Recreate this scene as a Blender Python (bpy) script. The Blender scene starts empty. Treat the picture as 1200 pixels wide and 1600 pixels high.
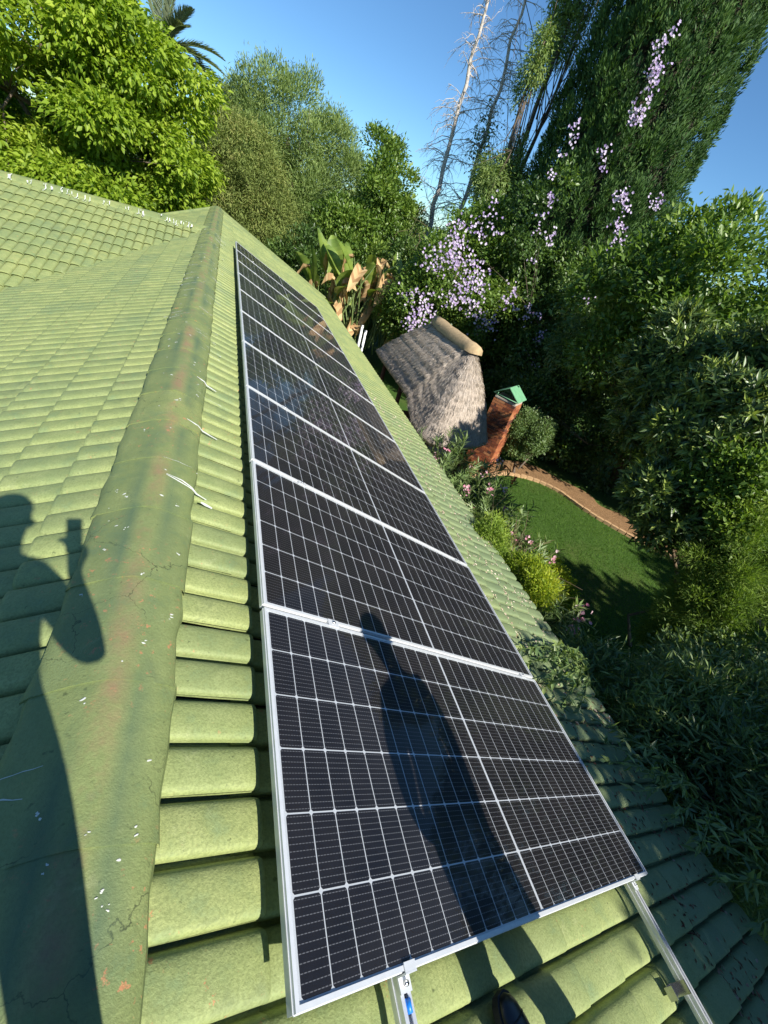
import bpy, math, random
import numpy as np
from mathutils import Matrix, Vector

rng = np.random.default_rng(7)
random.seed(7)
scene = bpy.context.scene
COL = scene.collection
rad = math.radians

# ------------------------------------------------------------------ camera
# world frame: +Y along the roof ridge (away), +X down the slope that carries the panels, Z up
CAM = np.array([-0.2018673, -0.0302428, 1.4340372])
C_RIGHT = np.array([0.92613003, -0.27250601, 0.26081342])
C_DOWN = np.array([0.03552008, -0.62536139, -0.77952643])
C_FWD = np.array([0.37552828, 0.73120695, -0.56948653])
FPX = 648.86                                   # focal length for a 1200 x 1600 frame
cd = bpy.data.cameras.new('camera')
cam = bpy.data.objects.new('camera', cd)
COL.objects.link(cam)
cd.sensor_fit = 'VERTICAL'
cd.sensor_height = 24.0
cd.lens = 24.0 * FPX / 1600.0
cd.clip_start = 0.02
cd.clip_end = 2000
M = Matrix.Identity(4)
for i in range(3):
    M[i][0], M[i][1], M[i][2], M[i][3] = C_RIGHT[i], -C_DOWN[i], -C_FWD[i], CAM[i]
cam.matrix_world = M
scene.camera = cam

# ------------------------------------------------------------------ sky, sun, exposure
SUN = np.array([0.2455, -0.7385, 0.6280]); SUN /= np.linalg.norm(SUN)     # towards the sun
EL = math.asin(SUN[2]); AZ = math.atan2(SUN[0], SUN[1])
world = bpy.data.worlds.new('World'); scene.world = world
world.use_nodes = True
wn = world.node_tree.nodes; wl = world.node_tree.links
bg = wn['Background']
sky = wn.new('ShaderNodeTexSky')
sky.sky_type = 'NISHITA'; sky.sun_disc = False
sky.sun_elevation = EL; sky.sun_rotation = AZ % (2 * math.pi)
sky.altitude = 1500; sky.air_density = 1.0; sky.dust_density = 0.25; sky.ozone_density = 2.0
tint = wn.new('ShaderNodeMix'); tint.data_type = 'RGBA'; tint.blend_type = 'MULTIPLY'   # clear high-altitude blue, the same in every direction
tint.inputs[0].default_value = 1.0; tint.inputs[7].default_value = (.90, 1.33, 1.60, 1)
wl.new(sky.outputs[0], tint.inputs[6]); wl.new(tint.outputs[2], bg.inputs[0])
bg.inputs[1].default_value = 0.056
sd = bpy.data.lights.new('sun', 'SUN'); sd.energy = 5.0; sd.angle = rad(0.53); sd.color = (1.0, 0.95, 0.86)
so = bpy.data.objects.new('sun', sd); COL.objects.link(so)
so.rotation_euler = Vector(SUN).to_track_quat('Z', 'Y').to_euler()
scene.view_settings.view_transform = 'Standard'
scene.view_settings.look = 'None'
scene.view_settings.exposure = 0.75
scene.view_settings.gamma = 1.0
scene.view_settings.use_curve_mapping = False
scene.render.film_transparent = False
scene.cycles.max_bounces = 6
scene.cycles.transparent_max_bounces = 12
scene.cycles.use_denoising = True

# ------------------------------------------------------------------ helpers
GZ = -4.4                                       # ground level (the ridge is near zero)

def V3(*a): return np.array(a, dtype=float)
def unit(a):
    a = np.asarray(a, float)
    return a / np.maximum(np.linalg.norm(a, axis=-1, keepdims=True), 1e-9)

def mesh(name, V, F, smooth=False, attr=None, uv=None):
    me = bpy.data.meshes.new(name)
    V = np.asarray(V, dtype=np.float32)
    if isinstance(F, np.ndarray):
        n, k = F.shape
        me.vertices.add(len(V)); me.vertices.foreach_set('co', V.ravel())
        me.loops.add(n * k); me.loops.foreach_set('vertex_index', F.astype(np.int32).ravel())
        me.polygons.add(n)
        me.polygons.foreach_set('loop_start', (np.arange(n) * k).astype(np.int32))
        me.update(calc_edges=True)
    else:
        me.from_pydata([tuple(map(float, v)) for v in V], [], [tuple(map(int, f)) for f in F])
    if smooth is True:
        me.polygons.foreach_set('use_smooth', np.ones(len(me.polygons), dtype=bool))
    elif smooth is not False and smooth is not None:
        me.polygons.foreach_set('use_smooth', np.asarray(smooth, dtype=bool))
    if attr is not None:
        a = me.attributes.new('lr', 'FLOAT', 'FACE')
        a.data.foreach_set('value', np.asarray(attr, dtype=np.float32))
    if uv is not None:
        u = me.uv_layers.new(name='UVMap')
        u.data.foreach_set('uv', np.asarray(uv, dtype=np.float32).ravel())
    return me

def link(name, me, mat=None, parent=None, M=None, kind=None, label=None):
    o = bpy.data.objects.new(name, me); COL.objects.link(o)
    if mat is not None and me is not None and len(me.materials) == 0:
        me.materials.append(mat)
    if parent is not None: o.parent = parent
    if M is not None: o.matrix_basis = M
    if kind: o['kind'] = kind
    if label: o['label'] = label
    return o

def tag(o, label, cat, group=None, kind=None):
    o['label'] = label; o['category'] = cat
    if group: o['group'] = group
    if kind: o['kind'] = kind
    return o

def thing(name, label, cat, loc=(0, 0, 0), group=None, M=None):
    o = bpy.data.objects.new(name, None); COL.objects.link(o)
    o.empty_display_size = 0.1
    if M is not None: o.matrix_world = M
    else: o.location = tuple(map(float, loc))
    return tag(o, label, cat, group)

def part(name, V, F, mat, parent, smooth=False, attr=None, kind=None, label=None):
    """vertices in world space; the parent is an unrotated Empty"""
    V = np.asarray(V, float) - np.array(parent.location)
    return link(name, mesh(name, V, F, smooth, attr), mat, parent, kind=kind, label=label)

class MB:
    def __init__(s): s.v = []; s.f = []; s.sm = []
    def add(s, V, F, smooth=False):
        b = len(s.v); s.v += [tuple(map(float, x)) for x in V]
        for f in F: s.f.append(tuple(int(i) + b for i in f)); s.sm.append(smooth)
        return s
    def box(s, c, h, R=None):
        c = np.asarray(c, float); h = np.asarray(h, float)
        P = np.array([[x, y, z] for x in (-1, 1) for y in (-1, 1) for z in (-1, 1)], float) * h
        if R is not None: P = P @ np.asarray(R, float).T
        return s.add(P + c, [(0, 1, 3, 2), (4, 6, 7, 5), (0, 4, 5, 1), (2, 3, 7, 6), (0, 2, 6, 4), (1, 5, 7, 3)])
    def tube(s, pts, rs, n=8, caps=True):
        V, F = tube(pts, rs, n, caps); return s.add(V, F, True)
    def mesh(s, name): return mesh(name, np.array(s.v), s.f, s.sm)
    def part(s, name, mat, parent, **k): return part(name, np.array(s.v), s.f, mat, parent, s.sm, **k)

def tube(pts, rs, n=8, caps=True):
    pts = np.asarray(pts, float); m = len(pts)
    rs = np.broadcast_to(np.asarray(rs, float), (m,))
    V = []; F = []
    t0 = unit(pts[1] - pts[0]); a = V3(1, 0, 0) if abs(t0[0]) < .8 else V3(0, 1, 0)
    x = unit(np.cross(t0, a))
    for i in range(m):
        t = unit(pts[min(i + 1, m - 1)] - pts[max(i - 1, 0)])
        x = unit(x - t * (x @ t)); y = np.cross(t, x)
        for k in range(n):
            q = 2 * math.pi * k / n
            V.append(pts[i] + rs[i] * (math.cos(q) * x + math.sin(q) * y))
    for i in range(m - 1):
        for k in range(n):
            F.append((i * n + k, i * n + (k + 1) % n, (i + 1) * n + (k + 1) % n, (i + 1) * n + k))
    if caps:
        F.append(tuple(range(n - 1, -1, -1))); F.append(tuple(range((m - 1) * n, m * n)))
    return V, F

def frameM(o, x, y, z):
    M = Matrix.Identity(4)
    for i in range(3): M[i][0], M[i][1], M[i][2], M[i][3] = x[i], y[i], z[i], o[i]
    return M

# ------------------------------------------------------------------ materials
def new_mat(name):
    m = bpy.data.materials.new(name); m.use_nodes = True
    nt = m.node_tree; nt.nodes.clear()
    out = nt.nodes.new('ShaderNodeOutputMaterial')
    return m, nt, out
def N(nt, typ, **k):
    n = nt.nodes.new(typ)
    for a, b in k.items(): setattr(n, a, b)
    return n
def ramp(nt, fac, stops, interp='LINEAR'):
    r = N(nt, 'ShaderNodeValToRGB'); r.color_ramp.interpolation = interp
    e = r.color_ramp.elements
    while len(e) < len(stops): e.new(0.5)
    for el, (p, c) in zip(e, stops):
        el.position = p; el.color = (c[0], c[1], c[2], 1) if not isinstance(c, float) else (c, c, c, 1)
    nt.links.new(fac, r.inputs[0]); return r
def noise(nt, scale, detail=4, rough=.55, vec=None, dist=0.0):
    n = N(nt, 'ShaderNodeTexNoise'); n.inputs['Scale'].default_value = scale
    n.inputs['Detail'].default_value = detail; n.inputs['Roughness'].default_value = rough
    n.inputs['Distortion'].default_value = dist
    if vec is not None: nt.links.new(vec, n.inputs['Vector'])
    return n
def mix(nt, fac, a, b, typ='MIX'):
    m = N(nt, 'ShaderNodeMix', data_type='RGBA', blend_type=typ)
    for s, v in ((m.inputs[0], fac), (m.inputs[6], a), (m.inputs[7], b)):
        if isinstance(v, (int, float)): s.default_value = v
        elif isinstance(v, tuple): s.default_value = (*v, 1)
        else: nt.links.new(v, s)
    return m.outputs[2]
def math_(nt, op, a, b=None, clamp=False):
    m = N(nt, 'ShaderNodeMath', operation=op); m.use_clamp = clamp
    for i, v in enumerate((a, b)):
        if v is None: continue
        if isinstance(v, (int, float)): m.inputs[i].default_value = v
        else: nt.links.new(v, m.inputs[i])
    return m.outputs[0]
def bump(nt, height, strength, dist):
    b = N(nt, 'ShaderNodeBump'); b.inputs['Strength'].default_value = strength
    b.inputs['Distance'].default_value = dist; nt.links.new(height, b.inputs['Height'])
    return b.outputs[0]
def pbsdf(nt, out, color, rough=.6, metal=0.0, spec=.5, normal=None):
    p = N(nt, 'ShaderNodeBsdfPrincipled')
    for k, v in (('Base Color', color), ('Roughness', rough), ('Metallic', metal), ('Specular IOR Level', spec)):
        s = p.inputs[k]
        if isinstance(v, tuple): s.default_value = (*v, 1)
        elif isinstance(v, (int, float)): s.default_value = v
        else: nt.links.new(v, s)
    if normal is not None: nt.links.new(normal, p.inputs['Normal'])
    nt.links.new(p.outputs[0], out.inputs[0]); return p
def pos(nt): return N(nt, 'ShaderNodeNewGeometry').outputs['Position']

def simple(name, color, rough=.6, metal=0.0, spec=.5, var=.25, scale=6.0, bscale=60.0, bstr=.2, bdist=.004):
    m, nt, out = new_mat(name)
    p = N(nt, 'ShaderNodeTexCoord').outputs['Object']
    n = noise(nt, scale, 5, .6, p)
    c = ramp(nt, n.outputs[0], [(.3, tuple(x * (1 - var) for x in color)), (.7, tuple(min(1, x * (1 + var)) for x in color))])
    nb = noise(nt, bscale, 3, .6, p)
    pbsdf(nt, out, c.outputs[0], rough, metal, spec, bump(nt, nb.outputs[0], bstr, bdist) if bstr else None)
    return m

def leaf_mat(name, stops, rough=.45, spec=.35, trans=.35, tcol=1.5, gain=1.35):
    """stops: colours by the leaf's own random number"""
    m, nt, out = new_mat(name)
    a = N(nt, 'ShaderNodeAttribute', attribute_name='lr')
    k = len(stops) - 1
    if name.startswith(('leaf', 'grass')): stops = [tuple(v * gain for v in q) for q in stops]
    c = ramp(nt, a.outputs['Fac'], [(i / k, s) for i, s in enumerate(stops)])
    p = N(nt, 'ShaderNodeBsdfPrincipled')
    nt.links.new(c.outputs[0], p.inputs['Base Color'])
    p.inputs['Roughness'].default_value = rough; p.inputs['Specular IOR Level'].default_value = spec
    t = N(nt, 'ShaderNodeBsdfTranslucent')
    nt.links.new(mix(nt, 1.0, c.outputs[0], (tcol, tcol * 1.05, tcol * .45), 'MULTIPLY'), t.inputs[0])
    s = N(nt, 'ShaderNodeMixShader'); s.inputs[0].default_value = trans
    nt.links.new(p.outputs[0], s.inputs[1]); nt.links.new(t.outputs[0], s.inputs[2])
    nt.links.new(s.outputs[0], out.inputs[0])
    return m

def tile_material(name, cap=False):
    """old green roof paint, terracotta showing through where it has flaked"""
    m, nt, out = new_mat(name)
    p = pos(nt)
    big = noise(nt, 1.1, 5, .6, p)
    mid = noise(nt, 7.0, 6, .65, p)
    fine = noise(nt, 210.0, 4, .7, p)
    sand = noise(nt, 120.0, 4, .6, p)
    g1, g2, g3 = ((.255, .305, .118), (.330, .375, .155), (.190, .260, .122))
    if cap: g1, g2, g3 = ((.195, .240, .090), (.250, .290, .112), (.135, .195, .090))
    c = ramp(nt, mid.outputs[0], [(.28, g3), (.46, g1), (.72, g2)]).outputs[0]
    # greyer, greener unfaded paint in broad irregular areas
    teal = ramp(nt, big.outputs[0], [(.52, 0.0), (.70, .75)]).outputs[0]
    c = mix(nt, math_(nt, 'MULTIPLY', teal, .6), c, (.135, .215, .120))
    # the lower courses near the garden turn a darker grey-green
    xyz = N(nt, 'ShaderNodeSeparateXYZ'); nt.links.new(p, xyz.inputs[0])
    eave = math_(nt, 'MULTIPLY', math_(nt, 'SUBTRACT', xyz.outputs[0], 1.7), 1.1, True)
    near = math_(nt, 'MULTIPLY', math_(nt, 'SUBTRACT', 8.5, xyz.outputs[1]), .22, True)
    eave_tone = math_(nt, 'MULTIPLY', math_(nt, 'MULTIPLY', eave, near), math_(nt, 'ADD', math_(nt, 'MULTIPLY', mid.outputs[0], .7), .3), True)
    c = mix(nt, eave_tone, c, (.125, .185, .125))
    # every tile weathered a little differently
    oi = N(nt, 'ShaderNodeObjectInfo'); at = N(nt, 'ShaderNodeAttribute', attribute_name='lr')
    rv = math_(nt, 'FRACT', math_(nt, 'ADD', oi.outputs['Random'], at.outputs['Fac']))
    c = mix(nt, 1.0, c, ramp(nt, rv, [(0, (.86, .88, .90)), (.4, (.98, .99, .95)), (.8, (1.05, 1.03, .98)), (1, (1.12, 1.08, 1.02))]).outputs[0], 'MULTIPLY')
    # dark algae runs and pale chalky patches
    al = noise(nt, 4.5, 7, .72, p, .6)
    c = mix(nt, ramp(nt, al.outputs[0], [(.57, 0.0), (.68, .5)]).outputs[0], c, (.115, .150, .070))
    c = mix(nt, ramp(nt, al.outputs[0], [(.30, .45), (.40, 0.0)]).outputs[0], c, (.39, .42, .22))
    # per-grain speckle
    c = mix(nt, ramp(nt, sand.outputs[0], [(.36, .55), (.58, 0.0)]).outputs[0], c, (.15, .18, .065))
    # fine dark pits
    pit = noise(nt, 38.0, 3, .6, p)
    c = mix(nt, ramp(nt, pit.outputs[0], [(.25, .7), (.33, 0.0)]).outputs[0], c, (.06, .08, .03))
    # flaked spots
    v = noise(nt, 26.0, 6, .75, p)
    w = noise(nt, 2.6, 3, .5, p)
    lo = .625 if not cap else .605
    fl = math_(nt, 'MULTIPLY', ramp(nt, v.outputs[0], [(lo, 0.0), (lo + .03, 1.0)]).outputs[0],
               ramp(nt, w.outputs[0], [(.46, 0.0), (.60, 1.0)]).outputs[0])
    c = mix(nt, math_(nt, 'MULTIPLY', fl, .75), c, (.50, .20, .10))
    if cap:
        # reddish worn band along the crest where the paint is thinnest
        d = math_(nt, 'ABSOLUTE', math_(nt, 'ADD', xyz.outputs[0], .475))
        band = math_(nt, 'MULTIPLY', ramp(nt, d, [(.012, 1.0), (.060, 0.0)]).outputs[0],
                     ramp(nt, noise(nt, 3.2, 5, .7, p).outputs[0], [(.46, 0.0), (.70, .75)]).outputs[0])
        c = mix(nt, band, c, (.28, .15, .10))
        vo = N(nt, 'ShaderNodeTexVoronoi', feature='DISTANCE_TO_EDGE'); vo.inputs['Scale'].default_value = 3.4
        wv = N(nt, 'ShaderNodeVectorMath', operation='ADD'); nt.links.new(p, wv.inputs[0])
        ws = N(nt, 'ShaderNodeVectorMath', operation='SCALE'); ws.inputs['Scale'].default_value = .10
        nt.links.new(noise(nt, 14, 4, .6, p).outputs['Color'], ws.inputs[0]); nt.links.new(ws.outputs[0], wv.inputs[1]); nt.links.new(wv.outputs[0], vo.inputs['Vector'])
        crack = math_(nt, 'MULTIPLY', ramp(nt, vo.outputs['Distance'], [(.0015, 1.0), (.006, 0.0)]).outputs[0], ramp(nt, noise(nt, 2.1, 2, .5, p).outputs[0], [(.50, 0.0), (.58, .85)]).outputs[0])
        c = mix(nt, crack, c, (.035, .045, .02))
        b2 = math_(nt, 'MULTIPLY', ramp(nt, d, [(.03, 0.0), (.07, .75), (.13, 0.0)]).outputs[0],
                   ramp(nt, noise(nt, 1.7, 4, .6, p).outputs[0], [(.40, 0.0), (.62, 1.0)]).outputs[0])
        c = mix(nt, b2, c, (.075, .125, .072))
    h = math_(nt, 'ADD', math_(nt, 'MULTIPLY', fine.outputs[0], .5), math_(nt, 'MULTIPLY', sand.outputs[0], .6))
    h = math_(nt, 'ADD', h, math_(nt, 'MULTIPLY', mid.outputs[0], 1.2))
    pbsdf(nt, out, c, .62, 0, .35, bump(nt, h, .6, .0045))
    return m

MAT = {}
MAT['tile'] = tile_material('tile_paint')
MAT['cap'] = tile_material('cap_paint', True)
MAT['deck'] = simple('underlay', (.035, .04, .03), .9)
MAT['wall'] = simple('plaster', (.62, .58, .50), .85, var=.08)
MAT['fascia'] = simple('fascia_paint', (.05, .075, .045), .6)
MAT['dropping'] = simple('dropping_white', (.58, .60, .55), .8, var=.1, scale=60)
MAT['alu'] = simple('anodised_aluminium', (.66, .68, .69), .38, .35, .5, .05, 40, 300, .06, .001)
MAT['alu_rail'] = simple('mill_aluminium', (.72, .73, .74), .36, .55, .5, .08, 30, 300, .05, .001)
MAT['steel'] = simple('stainless', (.55, .55, .55), .25, 1.0, .5, .1, 50, 200, .05, .001)
MAT['blue'] = simple('blue_plastic', (.01, .16, .55), .4, bstr=0)
MAT['backsheet'] = simple('white_backsheet', (.78, .80, .82), .5, var=.03, bstr=0)
MAT['bark'] = simple('bark', (.14, .105, .075), .9, var=.45, scale=14, bscale=30, bstr=.8, bdist=.03)
MAT['greybark'] = simple('grey_dead_bark', (.48, .43, .38), .9, var=.35, scale=9, bscale=30, bstr=.6, bdist=.02)
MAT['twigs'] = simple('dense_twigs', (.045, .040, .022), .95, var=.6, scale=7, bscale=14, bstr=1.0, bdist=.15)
MAT['stem'] = simple('green_stem', (.12, .17, .05), .6)
MAT['brownstem'] = simple('brown_stem', (.16, .11, .06), .8, var=.4)
MAT['wood'] = simple('dark_timber', (.085, .035, .02), .7, var=.4, scale=10)
MAT['sand_cement'] = simple('sand_cement', (.40, .29, .16), .9, var=.2, scale=12, bscale=40, bstr=.5, bdist=.02)
MAT['cowl'] = simple('green_cowl_paint', (.15, .36, .20), .45, var=.12, scale=8)
MAT['brick_path'] = simple('tan_edging', (.46, .29, .15), .9, var=.3, scale=9)
MAT['white_metal'] = simple('white_paint', (.72, .74, .76), .5, var=.06)
MAT['mortar'] = simple('mortar', (.42, .38, .32), .95, var=.2, scale=30)

def cell_material():
    """solar cell: near-black silicon with silver busbars (u along y, v along x)"""
    m, nt, out = new_mat('solar_cell')
    uv = N(nt, 'ShaderNodeUVMap'); s = N(nt, 'ShaderNodeSeparateXYZ'); nt.links.new(uv.outputs[0], s.inputs[0])
    fy = math_(nt, 'FRACT', math_(nt, 'MULTIPLY', s.outputs[1], 11 / .182))
    bar = math_(nt, 'LESS_THAN', math_(nt, 'ABSOLUTE', math_(nt, 'SUBTRACT', fy, .5)), .055)
    fx = math_(nt, 'FRACT', math_(nt, 'MULTIPLY', s.outputs[0], 8 / .0895))
    dash = math_(nt, 'LESS_THAN', math_(nt, 'ABSOLUTE', math_(nt, 'SUBTRACT', fx, .5)), .30)
    fac = math_(nt, 'MULTIPLY', bar, math_(nt, 'ADD', math_(nt, 'MULTIPLY', dash, .26), .10))
    nz = noise(nt, 3.0, 2, .5, pos(nt))
    base = ramp(nt, nz.outputs[0], [(.35, (.0085, .0080, .0105)), (.65, (.0130, .0115, .0135))]).outputs[0]
    oi = N(nt, 'ShaderNodeObjectInfo')
    base = mix(nt, math_(nt, 'MULTIPLY', oi.outputs['Random'], .35), base, (.018, .014, .016))
    c = mix(nt, fac, base, (.55, .55, .57))
    pbsdf(nt, out, c, .38, 0, .35)
    return m
MAT['cell'] = cell_material()

def glass_material():
    m, nt, out = new_mat('solar_glass')
    tr = N(nt, 'ShaderNodeBsdfTransparent'); tr.inputs[0].default_value = (.97, .98, .98, 1)
    gl = N(nt, 'ShaderNodeBsdfGlossy'); gl.inputs['Roughness'].default_value = .035
    gl.inputs[0].default_value = (1, .96, .90, 1)
    fr = N(nt, 'ShaderNodeFresnel'); fr.inputs[0].default_value = 1.35
    a = N(nt, 'ShaderNodeMixShader')
    nt.links.new(math_(nt, 'MULTIPLY', fr.outputs[0], .62), a.inputs[0])
    nt.links.new(tr.outputs[0], a.inputs[1]); nt.links.new(gl.outputs[0], a.inputs[2])
    df = N(nt, 'ShaderNodeBsdfDiffuse'); df.inputs[0].default_value = (.5, .45, .40, 1)   # a film of dust
    b = N(nt, 'ShaderNodeMixShader')
    d = ramp(nt, noise(nt, 4.0, 6, .7, pos(nt)).outputs[0], [(.35, .006), (.75, .022)]).outputs[0]
    nt.links.new(d, b.inputs[0])
    nt.links.new(a.outputs[0], b.inputs[1]); nt.links.new(df.outputs[0], b.inputs[2])
    nt.links.new(b.outputs[0], out.inputs[0]); return m
MAT['glass'] = glass_material()

# ------------------------------------------------------------------ ground
def ground_mat():
    m, nt, out = new_mat('lawn_soil')
    p = pos(nt)
    a = noise(nt, .5, 5, .6, p); b = noise(nt, 22, 5, .7, p)
    c = ramp(nt, b.outputs[0], [(.3, (.028, .060, .010)), (.55, (.050, .105, .016)), (.75, (.085, .135, .024))]).outputs[0]
    c = mix(nt, ramp(nt, a.outputs[0], [(.5, 0.0), (.72, .6)]).outputs[0], c, (.11, .115, .035))
    pbsdf(nt, out, c, .9, 0, .2, bump(nt, b.outputs[0], .8, .03)); return m
S = 400
ground = link('ground', mesh('ground', [(-S, -S, GZ), (S, -S, GZ), (S, S, GZ), (-S, S, GZ)], [(0, 1, 2, 3)]), ground_mat())
ground['kind'] = 'structure'

def smooth_poly(P, n):
    P = np.asarray(P, float); m = len(P); out = []
    for t in np.linspace(0, m - 1, n):
        i = min(int(t), m - 2); f = t - i
        p0, p1, p2, p3 = P[max(i - 1, 0)], P[i], P[i + 1], P[min(i + 2, m - 1)]
        out.append(.5 * ((2 * p1) + (p2 - p0) * f + (2 * p0 - 5 * p1 + 4 * p2 - p3) * f * f + (3 * p1 - p0 - 3 * p2 + p3) * f ** 3))
    return np.array(out)

def path_mat():
    m, nt, out = new_mat('path_litter')
    p = pos(nt)
    a = noise(nt, 2.0, 5, .6, p); b = noise(nt, 30, 6, .75, p)
    c = ramp(nt, b.outputs[0], [(.28, (.10, .055, .025)), (.5, (.25, .145, .07)), (.72, (.40, .26, .14))]).outputs[0]
    c = mix(nt, ramp(nt, a.outputs[0], [(.5, 0.0), (.7, .5)]).outputs[0], c, (.16, .10, .05))
    pbsdf(nt, out, c, .95, 0, .15, bump(nt, b.outputs[0], 1.0, .03)); return m
inner = smooth_poly([(6.2, 9.2), (7.78, 9.50), (8.61, 9.71), (9.61, 9.52), (10.28, 8.93), (10.67, 7.90), (11.35, 6.81), (11.99, 6.16), (12.6, 5.0), (12.9, 3.0)], 60)
tang = unit(np.gradient(inner, axis=0)); nrm = np.c_[-tang[:, 1], tang[:, 0]]
V = []; F = []
for i in range(60):
    for k in range(4):
        w = 1.15 * k / 3 + (.12 * math.sin(i * .7) if k == 3 else 0)
        q = inner[i] + nrm[i] * w
        V.append((q[0], q[1], GZ + .012 + .004 * math.sin(i + k)))
for i in range(59):
    for k in range(3): F.append((i * 4 + k, (i + 1) * 4 + k, (i + 1) * 4 + k + 1, i * 4 + k + 1))
path = link('path', mesh('path', V, F, True), path_mat()); path['kind'] = 'structure'

edging = thing('path_edging', 'curved row of tan edging bricks between lawn and leaf-strewn path', 'edging', (inner[20][0], inner[20][1], GZ))
s = np.r_[0, np.cumsum(np.linalg.norm(np.diff(inner, axis=0), axis=1))]
bm_ = MB(); bm_.box((0, 0, .04), (.105, .05, .055)); bme = bm_.mesh('edging_brick'); bme.materials.append(MAT['brick_path'])
for i in range(int(s[-1] / .235)):
    d = .12 + i * .235
    x = np.interp(d, s, inner[:, 0]); y = np.interp(d, s, inner[:, 1])
    a = math.atan2(np.interp(d, s, tang[:, 1]), np.interp(d, s, tang[:, 0])) + random.uniform(-.06, .06)
    link('brick', bme, None, edging, Matrix.Translation((x - edging.location.x, y - edging.location.y, random.uniform(-.012, .012))) @ Matrix.Rotation(a, 4, 'Z'))

# ------------------------------------------------------------------ leaves
def rand_unit(n):
    v = rng.normal(size=(n, 3)); return unit(v)

def leaves(P, D, Nn, L, W, fold=.3, wide=.42):
    """diamond leaves folded along the midrib: two triangles each"""
    n = len(P); D = unit(D); S_ = unit(np.cross(D, Nn)); Nn = np.cross(S_, D)
    L = np.broadcast_to(L, (n,))[:, None]; W = np.broadcast_to(W, (n,))[:, None]
    V = np.empty((n, 4, 3))
    V[:, 0] = P
    V[:, 1] = P + D * L * wide + S_ * W * .5 + Nn * W * fold * .5
    V[:, 2] = P + D * L - Nn * L * .08
    V[:, 3] = P + D * L * wide - S_ * W * .5 + Nn * W * fold * .5
    b = np.arange(n)[:, None] * 4
    F = np.stack([np.c_[b, b + 1, b + 2], np.c_[b, b + 2, b + 3]], 1).reshape(-1, 3)
    return V.reshape(-1, 3), F

def clumps_in(envs, m, lo, hi, shell=.72, seed=0):
    """leaf clumps spread over crown envelopes [(centre, radii)]"""
    r = np.random.default_rng(seed); out = []
    vol = np.array([np.prod(e[1]) ** .67 for e in envs]); vol /= vol.sum()
    for c, rr in [envs[i] for i in r.choice(len(envs), m, p=vol)]:
        d = unit(r.normal(size=3)); k = shell + (1 - shell) * .5 * r.random() if r.random() < .8 else r.random() * shell
        out.append((np.array(c) + d * np.array(rr) * k * .92, r.uniform(lo, hi) * (min(rr) ** .3), np.array(c)))
    return out

def crown_pts(clumps, n_twigs, per, spread, out_bias=.6, up=.25, droop=0.0, rough=.55, squash=.75):
    R2 = np.array([c[1] ** 2 for c in clumps]); idx = rng.choice(len(clumps), n_twigs, p=R2 / R2.sum())
    C = np.array([c[0] for c in clumps])[idx]; R = np.array([c[1] for c in clumps])[idx]
    O = unit(C - np.array([c[2] for c in clumps])[idx] + 1e-6)
    d = unit(rng.normal(size=(n_twigs, 3)) + O * out_bias + np.array([0, 0, .35]))
    T = C + d * (R * (.62 + .42 * rng.random(n_twigs)))[:, None] * np.array([1, 1, squash])
    cr = rng.random(len(clumps))[idx]
    T = np.repeat(T, per, 0); d = np.repeat(d, per, 0); cr = np.repeat(cr, per)
    n = len(T)
    P = T + rng.normal(size=(n, 3)) * spread
    D = unit(d * .9 + np.array([0, 0, up - droop]) + rng.normal(size=(n, 3)) * rough)
    Nn = unit(d * .5 + np.array([0, 0, .8]) + rng.normal(size=(n, 3)) * .45)
    lr = np.clip(.45 * cr + .55 * rng.random(n), 0, 1)
    return P, D, Nn, lr

def foliage(name, parent, mat, pts, L, W, fold=.3, jitter=.3, wide=.42, kind=None):
    P, D, Nn, lr = pts; n = len(P)
    k = 1 + jitter * (rng.random(n) * 2 - 1)
    V, F = leaves(P, D, Nn, L * k, W * k, fold, wide)
    return part(name, V, F, mat, parent, attr=np.repeat(lr, 2), kind=kind)

def limbs(parent, base, top, r0, targets, mat, bend=.25, r1=.3, name='trunk', n=9, sub=True):
    base = np.asarray(base, float); top = np.asarray(top, float); mb = MB()
    pts = [base + (top - base) * t + np.r_[rng.normal(size=2) * bend * math.sin(t * 3.1), 0] for t in np.linspace(0, 1, 7)]
    mb.tube(pts, np.linspace(r0, r0 * r1, 7) * np.r_[1.35, 1, 1, 1, 1, 1, 1], n)
    for q in targets:
        q = np.asarray(q, float); k = rng.uniform(.35, .95); s0 = base + (top - base) * k
        m_ = (s0 + q) / 2 + rng.normal(size=3) * bend * .8 - np.array([0, 0, .1 * np.linalg.norm(q - s0)])
        rr = r0 * (1 - k * .7) * .5
        mb.tube([s0, s0 * .5 + m_ * .5, m_, m_ * .4 + q * .6, q], np.linspace(rr, rr * .15, 5), 6)
        if sub:
            for _ in range(3):
                e = q + rng.normal(size=3) * np.linalg.norm(q - s0) * .25
                mb.tube([m_, (m_ + e) / 2 + rng.normal(size=3) * .1, e], [rr * .45, rr * .25, rr * .08], 5)
    return mb.part(name, mat, parent)

def tree(name, label, base, envs, mat, n_clumps, clump, twigs, per, L, W, spread, bark='bark', trunk_r=.22, seed=1, group=None, cat='tree',
         out_bias=.6, up=.25, droop=0.0, rough=.55, fold=.3, squash=.75, shell=.72, trunk_top=None, wide=.42, nlimb=9):
    t = thing(name, label, cat, base, group)
    cl = clumps_in(envs, n_clumps, clump[0], clump[1], shell, seed)
    ctr = np.mean([e[0] for e in envs], 0)
    top = trunk_top if trunk_top is not None else np.array([ctr[0] * .6 + base[0] * .4, ctr[1] * .6 + base[1] * .4, ctr[2] + .45 * envs[0][1][2]])
    limbs(t, base, top, trunk_r, [c[0] for c in cl[:nlimb]], MAT[bark])
    foliage('crown', t, mat, crown_pts(cl, twigs, per, spread, out_bias, up, droop, rough, squash), L, W, fold, wide=wide)
    return t, cl

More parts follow.
